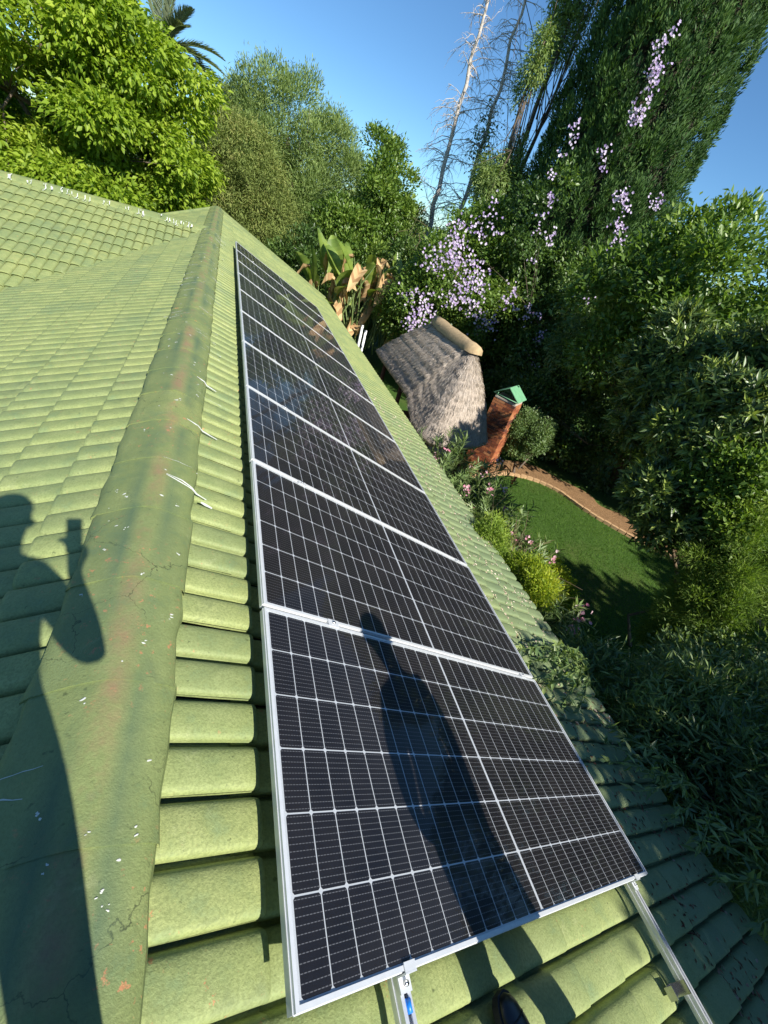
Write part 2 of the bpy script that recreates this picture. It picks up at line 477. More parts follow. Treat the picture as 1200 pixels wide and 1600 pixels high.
# leaf colours (dark to light, by leaf)
MAT['lf_bright'] = leaf_mat('leaf_bright_green', [(.065, .115, .010), (.125, .195, .014), (.21, .285, .026), (.32, .38, .055)], .5, .3, .40)
MAT['lf_olive'] = leaf_mat('leaf_olive', [(.078, .118, .036), (.125, .180, .052), (.175, .240, .075), (.225, .265, .09)], .6, .25, .3)
MAT['lf_brown'] = leaf_mat('leaf_brown_olive', [(.075, .100, .028), (.12, .158, .042), (.168, .205, .056), (.225, .215, .072)], .65, .2, .25)
MAT['lf_dark'] = leaf_mat('leaf_dark_green', [(.026, .052, .014), (.046, .088, .021), (.075, .128, .028), (.12, .18, .04)], .4, .45, .28)
MAT['lf_mid'] = leaf_mat('leaf_mid_green', [(.034, .068, .014), (.066, .120, .020), (.11, .175, .030), (.18, .245, .045)], .42, .45, .32)
MAT['lf_cyp'] = leaf_mat('leaf_cypress', [(.018, .042, .013), (.034, .074, .020), (.056, .108, .026), (.085, .145, .036)], .6, .25, .2)
MAT['lf_yell'] = leaf_mat('leaf_yellow_green', [(.08, .13, .014), (.15, .22, .02), (.26, .31, .025), (.38, .38, .03)], .5, .3, .4)
MAT['lf_olea'] = leaf_mat('leaf_oleander', [(.050, .090, .030), (.090, .145, .048), (.14, .20, .07), (.20, .25, .10)], .42, .45, .3)
MAT['lf_rhodo'] = leaf_mat('leaf_leathery', [(.034, .058, .018), (.060, .100, .028), (.10, .150, .038), (.22, .27, .06)], .38, .45, .18)
MAT['lf_blue'] = leaf_mat('leaf_blue_green', [(.040, .070, .028), (.080, .130, .048), (.14, .20, .065), (.24, .29, .09)], .40, .5, .32)
MAT['lf_fern'] = leaf_mat('leaf_feathery', [(.075, .12, .018), (.13, .20, .028), (.20, .27, .04), (.27, .33, .055)], .55, .25, .35)
MAT['lf_feather'] = leaf_mat('leaf_feather', [(.045, .085, .016), (.085, .145, .024), (.14, .205, .034), (.21, .27, .05)], .55, .25, .35)
MAT['lf_leafy'] = leaf_mat('leaf_leafy', [(.040, .080, .014), (.075, .130, .020), (.12, .185, .028), (.19, .25, .045)], .45, .35, .3)
MAT['dry'] = leaf_mat('leaf_dry_straw', [(.26, .15, .07), (.40, .27, .13), (.54, .40, .21), (.60, .47, .28)], .7, .2, .25, 1.1)
MAT['lilac'] = leaf_mat('petal_lilac', [(.38, .27, .55), (.54, .42, .68), (.66, .55, .76), (.78, .70, .84)], .6, .2, .35, 1.1)
MAT['pink'] = leaf_mat('petal_pink', [(.58, .20, .30), (.70, .34, .42), (.78, .50, .56), (.82, .62, .66)], .6, .2, .3, 1.1)
MAT['red'] = leaf_mat('petal_red', [(.55, .03, .02), (.65, .05, .03)], .5, .3, .3, 1.1)

# ------------------------------------------------------------------ house roof
PIT = rad(26); LPIT = rad(21); WPIT = math.atan(.266)
AP = V3(-.49, 0, .095)                      # ridge apex of the tile planes
RV = V3(math.cos(PIT), 0, -math.sin(PIT)); RN = V3(math.sin(PIT), 0, math.cos(PIT))
LV = V3(-math.cos(LPIT), 0, -math.sin(LPIT)); LN = V3(-math.sin(LPIT), 0, math.cos(LPIT))
WV = V3(0, -math.cos(WPIT), -math.sin(WPIT)); WN = V3(0, -math.sin(WPIT), math.cos(WPIT))
WR_Y, WR_Z = 11.85, .075                    # ridge of the side wing
YN, YF = -2.6, 17.15                        # near and far ends of the roof
PITCH = .155; TW = 2 * PITCH; COURSE = .345; AMP = .058
LIFT = .031

house = thing('house', 'house with faded green tiled roof, two slopes and a side wing', 'house', (-.5, 6.0, GZ))

# one roll: overhanging lap edge on the near side, long flat crown, rounded far side, narrow channel
prof = [(.026, .58), (.040, .76), (.075, .89), (.14, .96), (.30, 1.0), (.50, .995), (.66, .965), (.78, .89), (.86, .76), (.915, .52), (.950, .24), (.975, .02), (1.070, 0)]
mono = [(0, 0), (.070, 0), (.075, .89), (.14, .96), (.30, 1.0), (.50, .995), (.66, .965), (.78, .89), (.86, .76), (.915, .52), (.950, .24), (.975, .02), (1.0, 0)]
def tile_mesh(name, k, pf=prof, xs=(-.425, -.2, -.018, -.004, 0.0), dz=(0, 0, 0, -.0012, -.005)):
    r = np.random.default_rng(100 + k)
    ys = []; zs = []
    for j in range(2):
        for (t, z) in pf:
            ys.append((j + t) * PITCH); zs.append(-AMP * (1 - z))
    ys = np.array(ys); zs = np.array(zs)
    n = len(ys)
    V = []; F = []; sm = []
    wob = r.normal(size=(len(xs), n)) * .0006
    for a, x in enumerate(xs):
        for i in range(n):
            V.append((x, ys[i], zs[i] + x * LIFT / COURSE + dz[a] + wob[a, i]))
    for a in range(len(xs) - 1):
        for i in range(n - 1):
            F.append((a * n + i, (a + 1) * n + i, (a + 1) * n + i + 1, a * n + i + 1)); sm.append(True)
    b = len(V)
    for i in range(n): V.append((0, ys[i], zs[i] - .005))
    for i in range(n): V.append((-.004, ys[i], zs[i] - .017))
    for i in range(n - 1): F.append((b + i, b + n + i, b + n + i + 1, b + i + 1)); sm.append(False)
    # overlap edge on the near side
    b = len(V)
    V += [(-.425, ys[0], zs[0] - .425 * LIFT / COURSE), (0, ys[0], zs[0] - .005), (0, ys[0], zs[0] - .019), (-.425, ys[0], zs[0] - .40 * LIFT - .03)]
    F.append((b, b + 3, b + 2, b + 1)); sm.append(False)
    return np.array(V), F, sm
TILES = []
FAR = [tile_mesh('roof_tile', k, [prof[i] for i in (0, 2, 4, 6, 8, 10, 12)], (-.40, 0.0), (0, -.003)) for k in range(4)]
for k in range(4):
    V, F, sm = tile_mesh('roof_tile', k)
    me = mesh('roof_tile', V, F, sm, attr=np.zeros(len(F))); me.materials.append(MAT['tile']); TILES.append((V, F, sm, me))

def wing_z(y): return WR_Z - abs(WR_Y - y) * math.tan(WPIT)
def left_z(x): return AP[2] - (AP[0] - x) * math.tan(LPIT)
tiles = []
for (o, xv, yv, nv, slope, rng_y, n_course, s0) in (
        (AP, RV, V3(0, 1, 0), RN, 'R', (YN, YF), 12, .51),
        (AP, LV, V3(0, -1, 0), LN, 'L', (-YF, -YN), 17, .47),
        (V3(0, WR_Y, WR_Z), WV, V3(1, 0, 0), WN, 'W', (-9.6, -.4), 20, .40),
        (AP * 0 + V3(0, WR_Y, WR_Z), V3(0, math.cos(WPIT), -math.sin(WPIT)), V3(-1, 0, 0), V3(0, math.sin(WPIT), math.cos(WPIT)), 'B', (.4, 9.6), 6, .40)):
    ncol = int((rng_y[1] - rng_y[0]) / TW)
    for c in range(n_course):
        for k in range(ncol):
            y0 = rng_y[0] + k * TW
            P = o + xv * (s0 + c * COURSE) + yv * y0
            mid = P - xv * .17 + yv * TW / 2
            if slope == 'L' and mid[1] < 2 * WR_Y - 4 and wing_z(mid[1]) > left_z(mid[0]) + .13: continue
            if slope in 'WB' and (left_z(mid[0]) > wing_z(mid[1]) + .13): continue
            j = random.uniform
            R = frameM(P + nv * j(-.0015, .0025), xv, yv, nv) @ Matrix.Rotation(j(-.006, .006), 4, 'Z') @ Matrix.Rotation(j(-.004, .004), 4, 'Y')
            q = mid - CAM; dist = np.linalg.norm(q)
            zc = q @ C_FWD; px = 600 + FPX * (q @ C_RIGHT) / max(zc, .01); py = 800 + FPX * (q @ C_DOWN) / max(zc, .01)
            vis = zc > .05 and -60 < px < 1260 and -60 < py < 1660
            su = s0 + c * COURSE
            hid = slope == 'R' and .3 < mid[1] < 11.6 and .95 < su < 2.6
            score = abs(q @ nv) / dist / (zc ** 2) * (dist / zc if zc > 0 else 0) if vis and not hid and slope != 'B' else 0
            tiles.append((score, R, random.randrange(4)))
tiles.sort(key=lambda t: -t[0])
hinv = Matrix.Translation(-house.location)
for sc_, R, k in tiles[:300]:
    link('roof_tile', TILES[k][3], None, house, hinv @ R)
VV = []; FF = []; SS = []; AA = []; b = 0
for n_, (sc_, R, k) in enumerate(tiles[300:], 300):
    V, F, sm = (FAR if n_ > 700 else TILES)[k][:3]; A = np.array(R)
    VV.append(V @ A[:3, :3].T + A[:3, 3]); FF.append(np.array(F) + b); SS += sm; b += len(V); AA += [random.random()] * len(F)
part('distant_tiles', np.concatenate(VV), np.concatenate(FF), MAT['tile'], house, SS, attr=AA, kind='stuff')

# decks, walls, fascias
mb = MB()
def slab(o, x, y, n, x0, x1, y0, y1, z0, z1):
    P = [o + x * a + y * b_ + n * c for a in (x0, x1) for b_ in (y0, y1) for c in (z0, z1)]
    mb.add(P, [(0, 1, 3, 2), (4, 6, 7, 5), (0, 4, 5, 1), (2, 3, 7, 6), (0, 2, 6, 4), (1, 5, 7, 3)])
Yv = V3(0, 1, 0)
slab(AP, RV, Yv, RN, .02, 4.26, YN, YF - .05, -.16, -.10)
slab(AP, LV, Yv, LN, .02, 6.2, YN, YF - .05, -.16, -.10)
mb.part('roof_deck', MAT['deck'], house)
mb = MB(); slab(V3(0, WR_Y, WR_Z), WV, V3(1, 0, 0), WN, .02, 7.2, -9.6, -1.4, -.16, -.09)
slab(V3(0, WR_Y, WR_Z), V3(0, math.cos(WPIT), -math.sin(WPIT)), V3(1, 0, 0), V3(0, math.sin(WPIT), math.cos(WPIT)), .02, 2.4, -9.6, -1.4, -.16, -.09)
mb.part('roof_deck', MAT['deck'], house)
mb = MB()
ex, ez = (AP + RV * 4.2)[0], (AP + RV * 4.2)[2]
mb.box((ex - .55, (YN + YF) / 2 - .1, (GZ + ez) / 2 - .05), (.12, (YF - YN) / 2 - .6, (ez - GZ) / 2 - .05))
mb.box((-1.6, YF - .75, (GZ - 1.6) / 2), (4.2, .12, (-1.6 - GZ) / 2))
mb.box((-6.4, 4.5, (GZ - 2.5) / 2), (.12, 7.0, (-2.5 - GZ) / 2))
mb.add([(ex - .7, YF - .8, -1.6), (-5.7, YF - .8, -1.6), (-.49, YF - .8, -.05), (ex - .7, YF - .7, -1.6), (-5.7, YF - .7, -1.6), (-.49, YF - .7, -.05)],
       [(0, 1, 2), (3, 5, 4), (0, 2, 5, 3), (1, 4, 5, 2)])
mb.part('wall', MAT['wall'], house)
mb = MB(); q = AP + RV * 4.27 - RN * .11
mb.box((q[0] - .01, (YN + YF) / 2, q[2] - .07), (.011, (YF - YN) / 2 - .04, .09))
mb.part('fascia', MAT['fascia'], house)
mb = MB()
for o_, v_, n_, l_ in ((AP, RV, RN, 4.28), (AP, LV, LN, 6.0)):
    P = [o_ + v_ * a + n_ * c + V3(0, YF + b_, 0) for a in (.12, l_) for b_ in (-.03, .05) for c in (-.16, .030)]
    mb.add(P, [(0, 1, 3, 2), (4, 6, 7, 5), (0, 4, 5, 1), (2, 3, 7, 6), (0, 2, 6, 4), (1, 5, 7, 3)])
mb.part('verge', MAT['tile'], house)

# ridge caps
CAP0 = .012
def cap_z(d):
    m_ = .60 if d > 0 else .43
    return AP[2] + CAP0 - (math.sqrt((m_ * d) ** 2 + .034 ** 2) - .034)
DS = [-.215, -.20, -.17, -.13, -.095, -.065, -.04, -.02, 0, .02, .04, .062, .088, .115, .14, .163, .178]
def cap_mesh(k, length=.445):
    r = np.random.default_rng(k); V = []; F = []; sm = []
    ys = np.linspace(0, length, 5); n = len(DS)
    for a, y in enumerate(ys):
        for i, d in enumerate(DS):
            z = cap_z(d) - AP[2] + r.normal() * .0012 - .0048 * y / length
            dd = d + r.normal() * .002
            if i in (0, n - 1): z -= .012 + .006 * r.random(); dd += r.normal() * .004
            V.append((dd, y, z))
    for a in range(4):
        for i in range(n - 1): F.append((a * n + i, a * n + i + 1, (a + 1) * n + i + 1, (a + 1) * n + i)); sm.append(True)
    for e in (0, n - 1):                                  # bedded mortar edges
        b0 = len(V)
        for a in range(5):
            v = V[a * n + e]; V.append(v); V.append((v[0] * 1.004, v[1], v[2] - (.012 if e == 0 else .05)))
        for a in range(4):
            q_ = (b0 + 2 * a, b0 + 2 * a + 1, b0 + 2 * a + 3, b0 + 2 * a + 2)
            F.append(q_ if e == 0 else q_[::-1]); sm.append(False)
    b0 = len(V)
    for i in range(n): V.append(V[i]); V.append((V[i][0], V[i][1] + .002, V[i][2] - .012))
    for i in range(n - 1): F.append((b0 + 2 * i, b0 + 2 * i + 1, b0 + 2 * i + 3, b0 + 2 * i + 2)); sm.append(False)
    me = mesh('ridge_cap', V, F, sm); me.materials.append(MAT['cap']); return me
CAPS = [cap_mesh(k) for k in range(6)]
y = YN
while y < YF - .1:
    link('ridge_cap', CAPS[random.randrange(6)], None, house, hinv @ Matrix.Translation((AP[0] + random.uniform(-.0015, .0015), y, AP[2] + random.uniform(-.0006, .0008))) @ Matrix.Rotation(random.uniform(-.004, .004), 4, 'Z'))
    y += .425
x = -9.5
while x < -.75:
    link('ridge_cap', CAPS[random.randrange(6)], None, house, hinv @ Matrix.Translation((x, WR_Y, WR_Z + .012)) @ Matrix.Rotation(-math.pi / 2, 4, 'Z') @ Matrix.Rotation(random.uniform(-.006, .006), 4, 'Z'))
    x += .425

# bird droppings on ridge and wing ridge
V = []; F = []
def splat(pts, w):
    b = len(V); m = len(pts)
    for i, p in enumerate(pts):
        t = unit(np.array(pts[min(i + 1, m - 1)]) - np.array(pts[max(i - 1, 0)])); sd_ = unit(np.cross(t, (0, 0, 1)))
        ww = w * (.35 + .65 * math.sin(math.pi * (i + .6) / (m + .2))) * random.uniform(.7, 1.3)
        V.append(np.array(p) + sd_ * ww); V.append(np.array(p) - sd_ * ww)
    for i in range(m - 1): F.append((b + 2 * i, b + 2 * i + 1, b + 2 * i + 3, b + 2 * i + 2))
def blob(c, r_, zf, stretch=1.0, ang=0.0):
    b = len(V); m = random.randrange(6, 10); V.append(np.array([c[0], c[1], zf(c[0], c[1])]) + V3(0, 0, .0006))
    for i in range(m):
        q = 2 * math.pi * i / m; k = r_ * random.uniform(.45, 1.3)
        x_, y_ = k * stretch * math.cos(q), k * math.sin(q)
        x, y = c[0] + x_ * math.cos(ang) - y_ * math.sin(ang), c[1] + x_ * math.sin(ang) + y_ * math.cos(ang)
        V.append((x, y, zf(x, y)))
    for i in range(m): F.append((b, b + 1 + i, b + 1 + (i + 1) % m))
def roof_z(d, y=0.0):
    if -.213 < d < .176: return cap_z(d) + .0016 - .0048 * ((y - YN) % .425) / .445
    return AP[2] - (abs(d)) * math.tan(PIT if d > 0 else LPIT) + .004
def droppings(n, y0, y1, sgn, long_p=.35):
    for _ in range(n):
        y = random.uniform(y0, y1); d0 = random.uniform(.02, .15); ln = random.uniform(.015, .05) if random.random() > long_p else random.uniform(.06, .17)
        k = max(3, int(ln / .018)); dy = random.uniform(-.25, .25)
        pts = []
        for i in range(k):
            d = d0 + ln * i / (k - 1)
            pts.append((AP[0] + sgn * d, y + dy * ln * i / (k - 1) + random.uniform(-.003, .003), roof_z(sgn * d, y + dy * ln * i / (k - 1))))
        if ln > .07: splat(pts, random.uniform(.0014, .0030) * (.6 + .1 * y))
        for _k in range(random.randrange(1, 4)):
            p_ = pts[-1] if ln > .07 else pts[0]
            blob((p_[0] + random.uniform(-.008, .008), p_[1] + random.uniform(-.012, .012)), random.uniform(.0018, .0050) * (.8 + .10 * y), lambda a_, b_: roof_z(a_ - AP[0], b_), random.uniform(1, 2.2), random.uniform(-.6, .6))
droppings(11, .15, 1.3, 1, .08); droppings(10, .2, 1.6, -1, .1)
droppings(22, 1.3, 4.5, 1, .5); droppings(20, 1.3, 5.0, -1, .35)
droppings(45, 4.5, 12.0, 1, .6); droppings(40, 4.5, 12.0, -1, .4)
# the long split streak by the ridge
for off in (0, .022):
    splat([(AP[0] + d, 1.93 - .25 * (d - .05) + off * (1 - abs(d - .12) / .1) , roof_z(d)) for d in np.linspace(.05, .24, 9)], .0035)
splat([(AP[0] + d, 1.88 - .25 * (d - .05), roof_z(d) + .002) for d in np.linspace(.215, .27, 6)], .009)
splat([(AP[0] + d, 2.62 - .2 * d, roof_z(d)) for d in np.linspace(.10, .28, 9)], .006)
splat([(AP[0] + d, 3.35 - .2 * d, roof_z(d)) for d in np.linspace(.12, .26, 9)], .008)
for _ in range(30):                                          # on the wing ridge
    x = random.uniform(-4.3, -.9); l0 = random.uniform(.06, .2); ln = random.uniform(.04, .16)
    pts = [(x + random.uniform(-.008, .008), WR_Y - (l0 + ln * t), (WR_Z + .05 - (l0 + ln * t) * .266 - (.0 if l0 + ln * t < .2 else .035))) for t in np.linspace(0, 1, 6)]
    splat(pts, random.uniform(.004, .010))
    for _k in range(3): blob((x + random.uniform(-.05, .05), pts[-1][1] + random.uniform(-.05, .08)), random.uniform(.005, .014), lambda a_, b_: WR_Z + .05 - abs(WR_Y - b_) * .266 - (.0 if abs(WR_Y - b_) < .2 else .035))
part('bird_droppings', np.array(V), F, MAT['dropping'], house, kind='stuff', label='white bird droppings streaked along the ridges')

# ------------------------------------------------------------------ solar panels
PH = .13                                        # panel face above the tile crests
PW = 2.25; PU = 1.134; STEP = 1.154
def pframe(u0, v0=0.0, h=0.0):                  # local x = down the slope, y = along the ridge, z = off the roof
    o = V3(0, u0, 0) + RV * v0 + RN * h
    return frameM(o, RV, Yv, RN)
ORD = ['first', 'second', 'third', 'fourth', 'fifth', 'sixth', 'seventh', 'eighth', 'ninth', 'tenth']
# frame profile
mb = MB(); FL = .011; FHh = .0175
mb.box((PW / 2, FL / 2, -FHh), (PW / 2, FL / 2, FHh)); mb.box((PW / 2, PU - FL / 2, -FHh), (PW / 2, FL / 2, FHh))
mb.box((FL / 2, PU / 2, -FHh), (FL / 2, PU / 2 - FL, FHh)); mb.box((PW - FL / 2, PU / 2, -FHh), (FL / 2, PU / 2 - FL, FHh))
for a, b_ in ((-.0012, 0), (PW + .0012, 0)):    # outer groove line on the long ends
    mb.box((a, PU / 2, -.012), (.0012, PU / 2, .002))
mb.box((PW / 2, -.0012, -.012), (PW / 2, .0012, .002))
frame_me = mb.mesh('frame'); frame_me.materials.append(MAT['alu'])
glass_me = mesh('glass', [(FL, FL, -.0015), (PW - FL, FL, -.0015), (PW - FL, PU - FL, -.0015), (FL, PU - FL, -.0015)], [(0, 1, 2, 3)]); glass_me.materials.append(MAT['glass'])
back_me = mesh('backsheet', [(FL, FL, -.0059), (PW - FL, FL, -.0059), (PW - FL, PU - FL, -.0059), (FL, PU - FL, -.0059)], [(0, 1, 2, 3)]); back_me.materials.append(MAT['backsheet'])
CV, CU = .0880, .1800
ch = .0055
oct_ = [(ch, 0), (CV - ch, 0), (CV, ch), (CV, CU - ch), (CV - ch, CU), (ch, CU), (0, CU - ch), (0, ch)]
cell_me = mesh('cell', [(a, b_, 0) for a, b_ in oct_], [tuple(range(8))], uv=oct_); cell_me.materials.append(MAT['cell'])
def cell_spots():
    mu = (PU - 6 * CU - 5 * .0045) / 2; mv = (PW - 24 * CV - 22 * .0037 - .013) / 2
    for r_ in range(6):
        for c_ in range(24):
            yield mv + c_ * (CV + .0037) + (.0108 if c_ >= 12 else 0), mu + r_ * (CU + .0045)
VV = []; UVs = []; FF = []
for x_, y_ in cell_spots():
    b = len(VV); VV += [(x_ + a, y_ + c, -.0055) for a, c in oct_]; UVs += oct_; FF.append(tuple(range(b, b + 8)))
allcells_me = mesh('cells', VV, FF, uv=UVs); allcells_me.materials.append(MAT['cell'])
for i in range(10):
    lab = {0: 'first solar panel, nearest the camera, with a standing shadow across it', 9: 'tenth solar panel, farthest from the camera at the end of the row'}.get(i, f'{ORD[i]} solar panel from the camera end of the roof row')
    t = thing('solar_panel', lab, 'solar panel', group='solar panels in a row on the roof', M=pframe(i * STEP + random.uniform(-.002, .002), random.uniform(-.002, .002)))
    link('frame', frame_me, None, t); link('glass', glass_me, None, t); link('backsheet', back_me, None, t)
    if i < 5:
        for x_, y_ in cell_spots():
            link('cell', cell_me, None, t, Matrix.Translation((x_, y_, -.0055)))
    else:
        link('cells', allcells_me, None, t, kind='stuff')

# rails, clamps, brackets
def rail(v0, label):
    t = thing('mounting_rail', label, 'rail', M=pframe(-1.15, v0, -.036))
    L = 11.54 + 1.15 + .12; mb = MB(); w = .020; hh = .020
    mb.box((-w + .002, L / 2, -hh), (.002, L / 2, hh)); mb.box((w - .002, L / 2, -hh), (.002, L / 2, hh))
    mb.box((0, L / 2, -2 * hh + .002), (w - .004, L / 2, .002))
    mb.box((-w + .0085, L / 2, -.0015), (.0045, L / 2, .0015)); mb.box((w - .0085, L / 2, -.0015), (.0045, L / 2, .0015))
    mb.box((0, L / 2, -.018), (w - .004, L / 2, .0012))
    for s_ in (-1, 1): mb.box((s_ * (w + .0012), L / 2, -.024), (.0012, L / 2, .004))
    link('channel', mb.mesh('channel'), MAT['alu_rail'], t)
    for k, yy in enumerate((.35, .78, 1.9, 3.1, 4.3, 5.5, 6.7, 7.9, 9.1, 10.3, 11.5)):
        mb = MB(); mb.box((-.027, yy, -.040), (.003, .022, .040)); mb.box((-.055, yy, -.077), (.03, .022, .003)); mb.box((-.083, yy, -.060), (.003, .022, .018))
        link('roof_bracket', mb.mesh('roof_bracket'), MAT['steel'], t)
    return t
rail(.37, 'upper aluminium mounting rail under the panels, end showing at the bottom edge')
rail(2.09, 'lower aluminium mounting rail under the panels, end near the garden side')
def clamp(name, u0, v0, label, end):
    t = thing(name, label, 'clamp', M=pframe(u0, v0, 0), group='panel clamps on the rails')
    mb = MB()
    if end:
        mb.box((0, -.001 + .006, .0025), (.022, .010, .0015)); mb.box((0, -.0065, -.015), (.022, .002, .019)); mb.box((0, -.022, -.0325), (.022, .017, .0025))
    else:
        mb.box((0, 0, .0025), (.030, .019, .0015)); mb.box((0, 0, -.015), (.030, .006, .016))
    link('plate', mb.mesh('plate'), MAT['alu'], t)
    mb = MB(); yy, zz = (-.022, -.029) if end else (0, .004)
    mb.tube([(0, yy, zz), (0, yy, zz + .009)], [.007, .007], 6)
    link('bolt', mb.mesh('bolt'), MAT['steel'], t)
    if end and v0 < 1:
        mb = MB(); mb.box((.002, -.062, -.038), (.009, .014, .004)); mb.tube([(.002, -.075, -.036), (.002, -.05, -.036)], [.007, .009], 8)
        link('channel_nut', mb.mesh('channel_nut'), MAT['blue'], t, label='blue plastic channel nut')
for v0, nm in ((.37, 'upper'), (2.09, 'lower')):
    clamp('end_clamp', 0, v0, f'end clamp on the {nm} rail at the near edge of the first panel', True)
    for i in range(1, 10):
        clamp('mid_clamp', i * STEP - .010, v0, f'mid clamp on the {nm} rail between {ORD[i-1]} and {ORD[i]} panel', False)

# ------------------------------------------------------------------ people (both stand outside the frame; their shadows fall into it)
MAT['skin'] = simple('skin', (.23, .12, .075), .5, var=.06, bscale=200, bstr=.1, bdist=.001)
MAT['shirt'] = simple('navy_cloth', (.03, .04, .08), .85, var=.15, scale=20)
MAT['trouser'] = simple('grey_cloth', (.06, .06, .065), .85, var=.15, scale=20)
MAT['hair'] = simple('black_hair', (.012, .010, .009), .55, var=.2)
MAT['shoe'] = simple('black_leather', (.012, .013, .017), .28, spec=.6, var=.2, scale=20, bscale=90, bstr=.25, bdist=.002)
MAT['sole'] = simple('black_rubber', (.02, .02, .021), .75)
MAT['phone'] = simple('phone_black', (.015, .015, .017), .2, bstr=0)
MAT['lens'] = simple('lens_glass', (.01, .01, .02), .05, bstr=0)

def hand(J, E, wrist, d, palm_n, curl, lab='skin'):
    """palm and five fingers as short chains; d = direction of the fingers, palm_n = way they curl"""
    d = unit(d); pn = unit(palm_n); s_ = np.cross(d, pn)
    p = len(J); J.append((wrist + d * .045, .026, lab)); palm = p
    J.append((wrist + d * .085, .024, lab)); E.append((p, p + 1))
    base = p + 1
    for k, (off, ln) in enumerate(((-.030, .062), (-.010, .076), (.011, .080), (.031, .070))):
        a = wrist + d * .092 + s_ * off; c = len(J)
        b1 = a + (d * (1 - curl * .5) + pn * curl * .7) * ln * .45; b2 = b1 + (d * (1 - curl) + pn * curl) * ln * .35; b3 = b2 + (d * (.7 - curl) + pn * curl) * ln * .28
        for q_, r_ in ((a, .0105), (b1, .0095), (b2, .0088), (b3, .0075)): J.append((q_, r_, lab))
        E += [(base, c), (c, c + 1), (c + 1, c + 2), (c + 2, c + 3)]
    c = len(J); a = wrist + d * .035 + s_ * .034
    for q_, r_ in ((a, .012), (a + (s_ * .7 + d * .7) * .032 + pn * .01, .0105), (a + (s_ * .5 + d * .9) * .062 + pn * .025, .0085)): J.append((q_, r_, lab))
    E += [(palm, c), (c, c + 1), (c + 1, c + 2)]
    return palm

def person(label, feet_base, J, E, face_dir, head, shoes):
    t = thing('person', label, 'person', feet_base)
    me = bpy.data.meshes.new('body'); me.from_pydata([tuple(map(float, j[0])) for j in J], E, [])
    o = bpy.data.objects.new('body_tmp', me); COL.objects.link(o)
    md = o.modifiers.new('s', 'SKIN'); md.use_smooth_shade = True
    for i, j in enumerate(J):
        sv = me.skin_vertices[0].data[i]; r_ = j[1]; sv.radius = (r_, r_) if not isinstance(r_, tuple) else r_
        sv.use_root = (i == 0)
    ss = o.modifiers.new('d', 'SUBSURF'); ss.levels = 2; ss.render_levels = 2
    dg = bpy.context.evaluated_depsgraph_get(); bm = bpy.data.meshes.new_from_object(o.evaluated_get(dg))
    bpy.data.objects.remove(o)
    for k in ('skin', 'shirt', 'trouser'): bm.materials.append(MAT[k])
    JP = np.array([j[0] for j in J]); JL = [('skin', 'shirt', 'trouser').index(j[2]) for j in J]
    cen = np.empty(len(bm.polygons) * 3); bm.polygons.foreach_get('center', cen); cen = cen.reshape(-1, 3)
    # nearest bone, measured along the edges
    best = np.full(len(cen), 1e9); mi = np.zeros(len(cen), int)
    for a, b_ in E:
        for f_ in np.linspace(0, 1, 6):
            q_ = JP[a] * (1 - f_) + JP[b_] * f_; dd = np.linalg.norm(cen - q_, axis=1); w_ = dd < best
            best[w_] = dd[w_]; mi[w_] = JL[a] if f_ < .5 else JL[b_]
    bm.polygons.foreach_set('material_index', mi.astype(np.int32))
    bm.transform(Matrix.Translation(-t.location)); bm.name = 'body'
    link('body', bm, None, t)
    # hair, eyes, nose, ears
    f_ = unit(face_dir); up = V3(0, 0, 1); s_ = np.cross(f_, up); hd = np.asarray(head)
    mbh = MB(); n1, n2 = 10, 16
    Vh = []; Fh = []
    for i in range(n1 + 1):
        th = math.pi * .62 * i / n1
        for k in range(n2):
            ph = 2 * math.pi * k / n2
            dv = s_ * math.sin(th) * math.cos(ph) + f_ * math.sin(th) * math.sin(ph) + up * math.cos(th)
            front = max(0, dv @ f_); lim = 1.0 if th < math.pi * (.30 + .25 * (1 - front)) else .86
            Vh.append(hd + up * .028 - f_ * .006 + dv * np.array([1, 1, 1]) * (.102 * lim))
    for i in range(n1):
        for k in range(n2): Fh.append((i * n2 + k, (i + 1) * n2 + k, (i + 1) * n2 + (k + 1) % n2, i * n2 + (k + 1) % n2))
    part('hair', np.array(Vh), Fh, MAT['hair'], t, True)
    mbf = MB(); mbf.tube([hd + f_ * .088 + up * .015, hd + f_ * .108 - up * .022, hd + f_ * .092 - up * .032], [.008, .014, .010], 8)
    for e in (-1, 1): mbf.tube([hd + s_ * e * .086 + up * .012, hd + s_ * e * .099 - up * .008, hd + s_ * e * .088 - up * .034], [.012, .016, .008], 8)
    mbf.tube([hd + f_ * .086 - up * .058 - s_ * .024, hd + f_ * .093 - up * .056, hd + f_ * .086 - up * .058 + s_ * .024], [.004, .007, .004], 6)
    mbf.part('face_features', MAT['skin'], t)
    for e in (-1, 1):
        mbe = MB(); c_ = hd + f_ * .086 + s_ * e * .032 + up * .012
        mbe.tube([c_ - f_ * .006, c_, c_ + f_ * .005], [.013, .012, .004], 10); mbe.part('eye', MAT['lens'], t)
    for (toe, heel, nrm_) in shoes: shoe(t, V3(*toe), V3(*heel), unit(V3(*nrm_)))
    return t

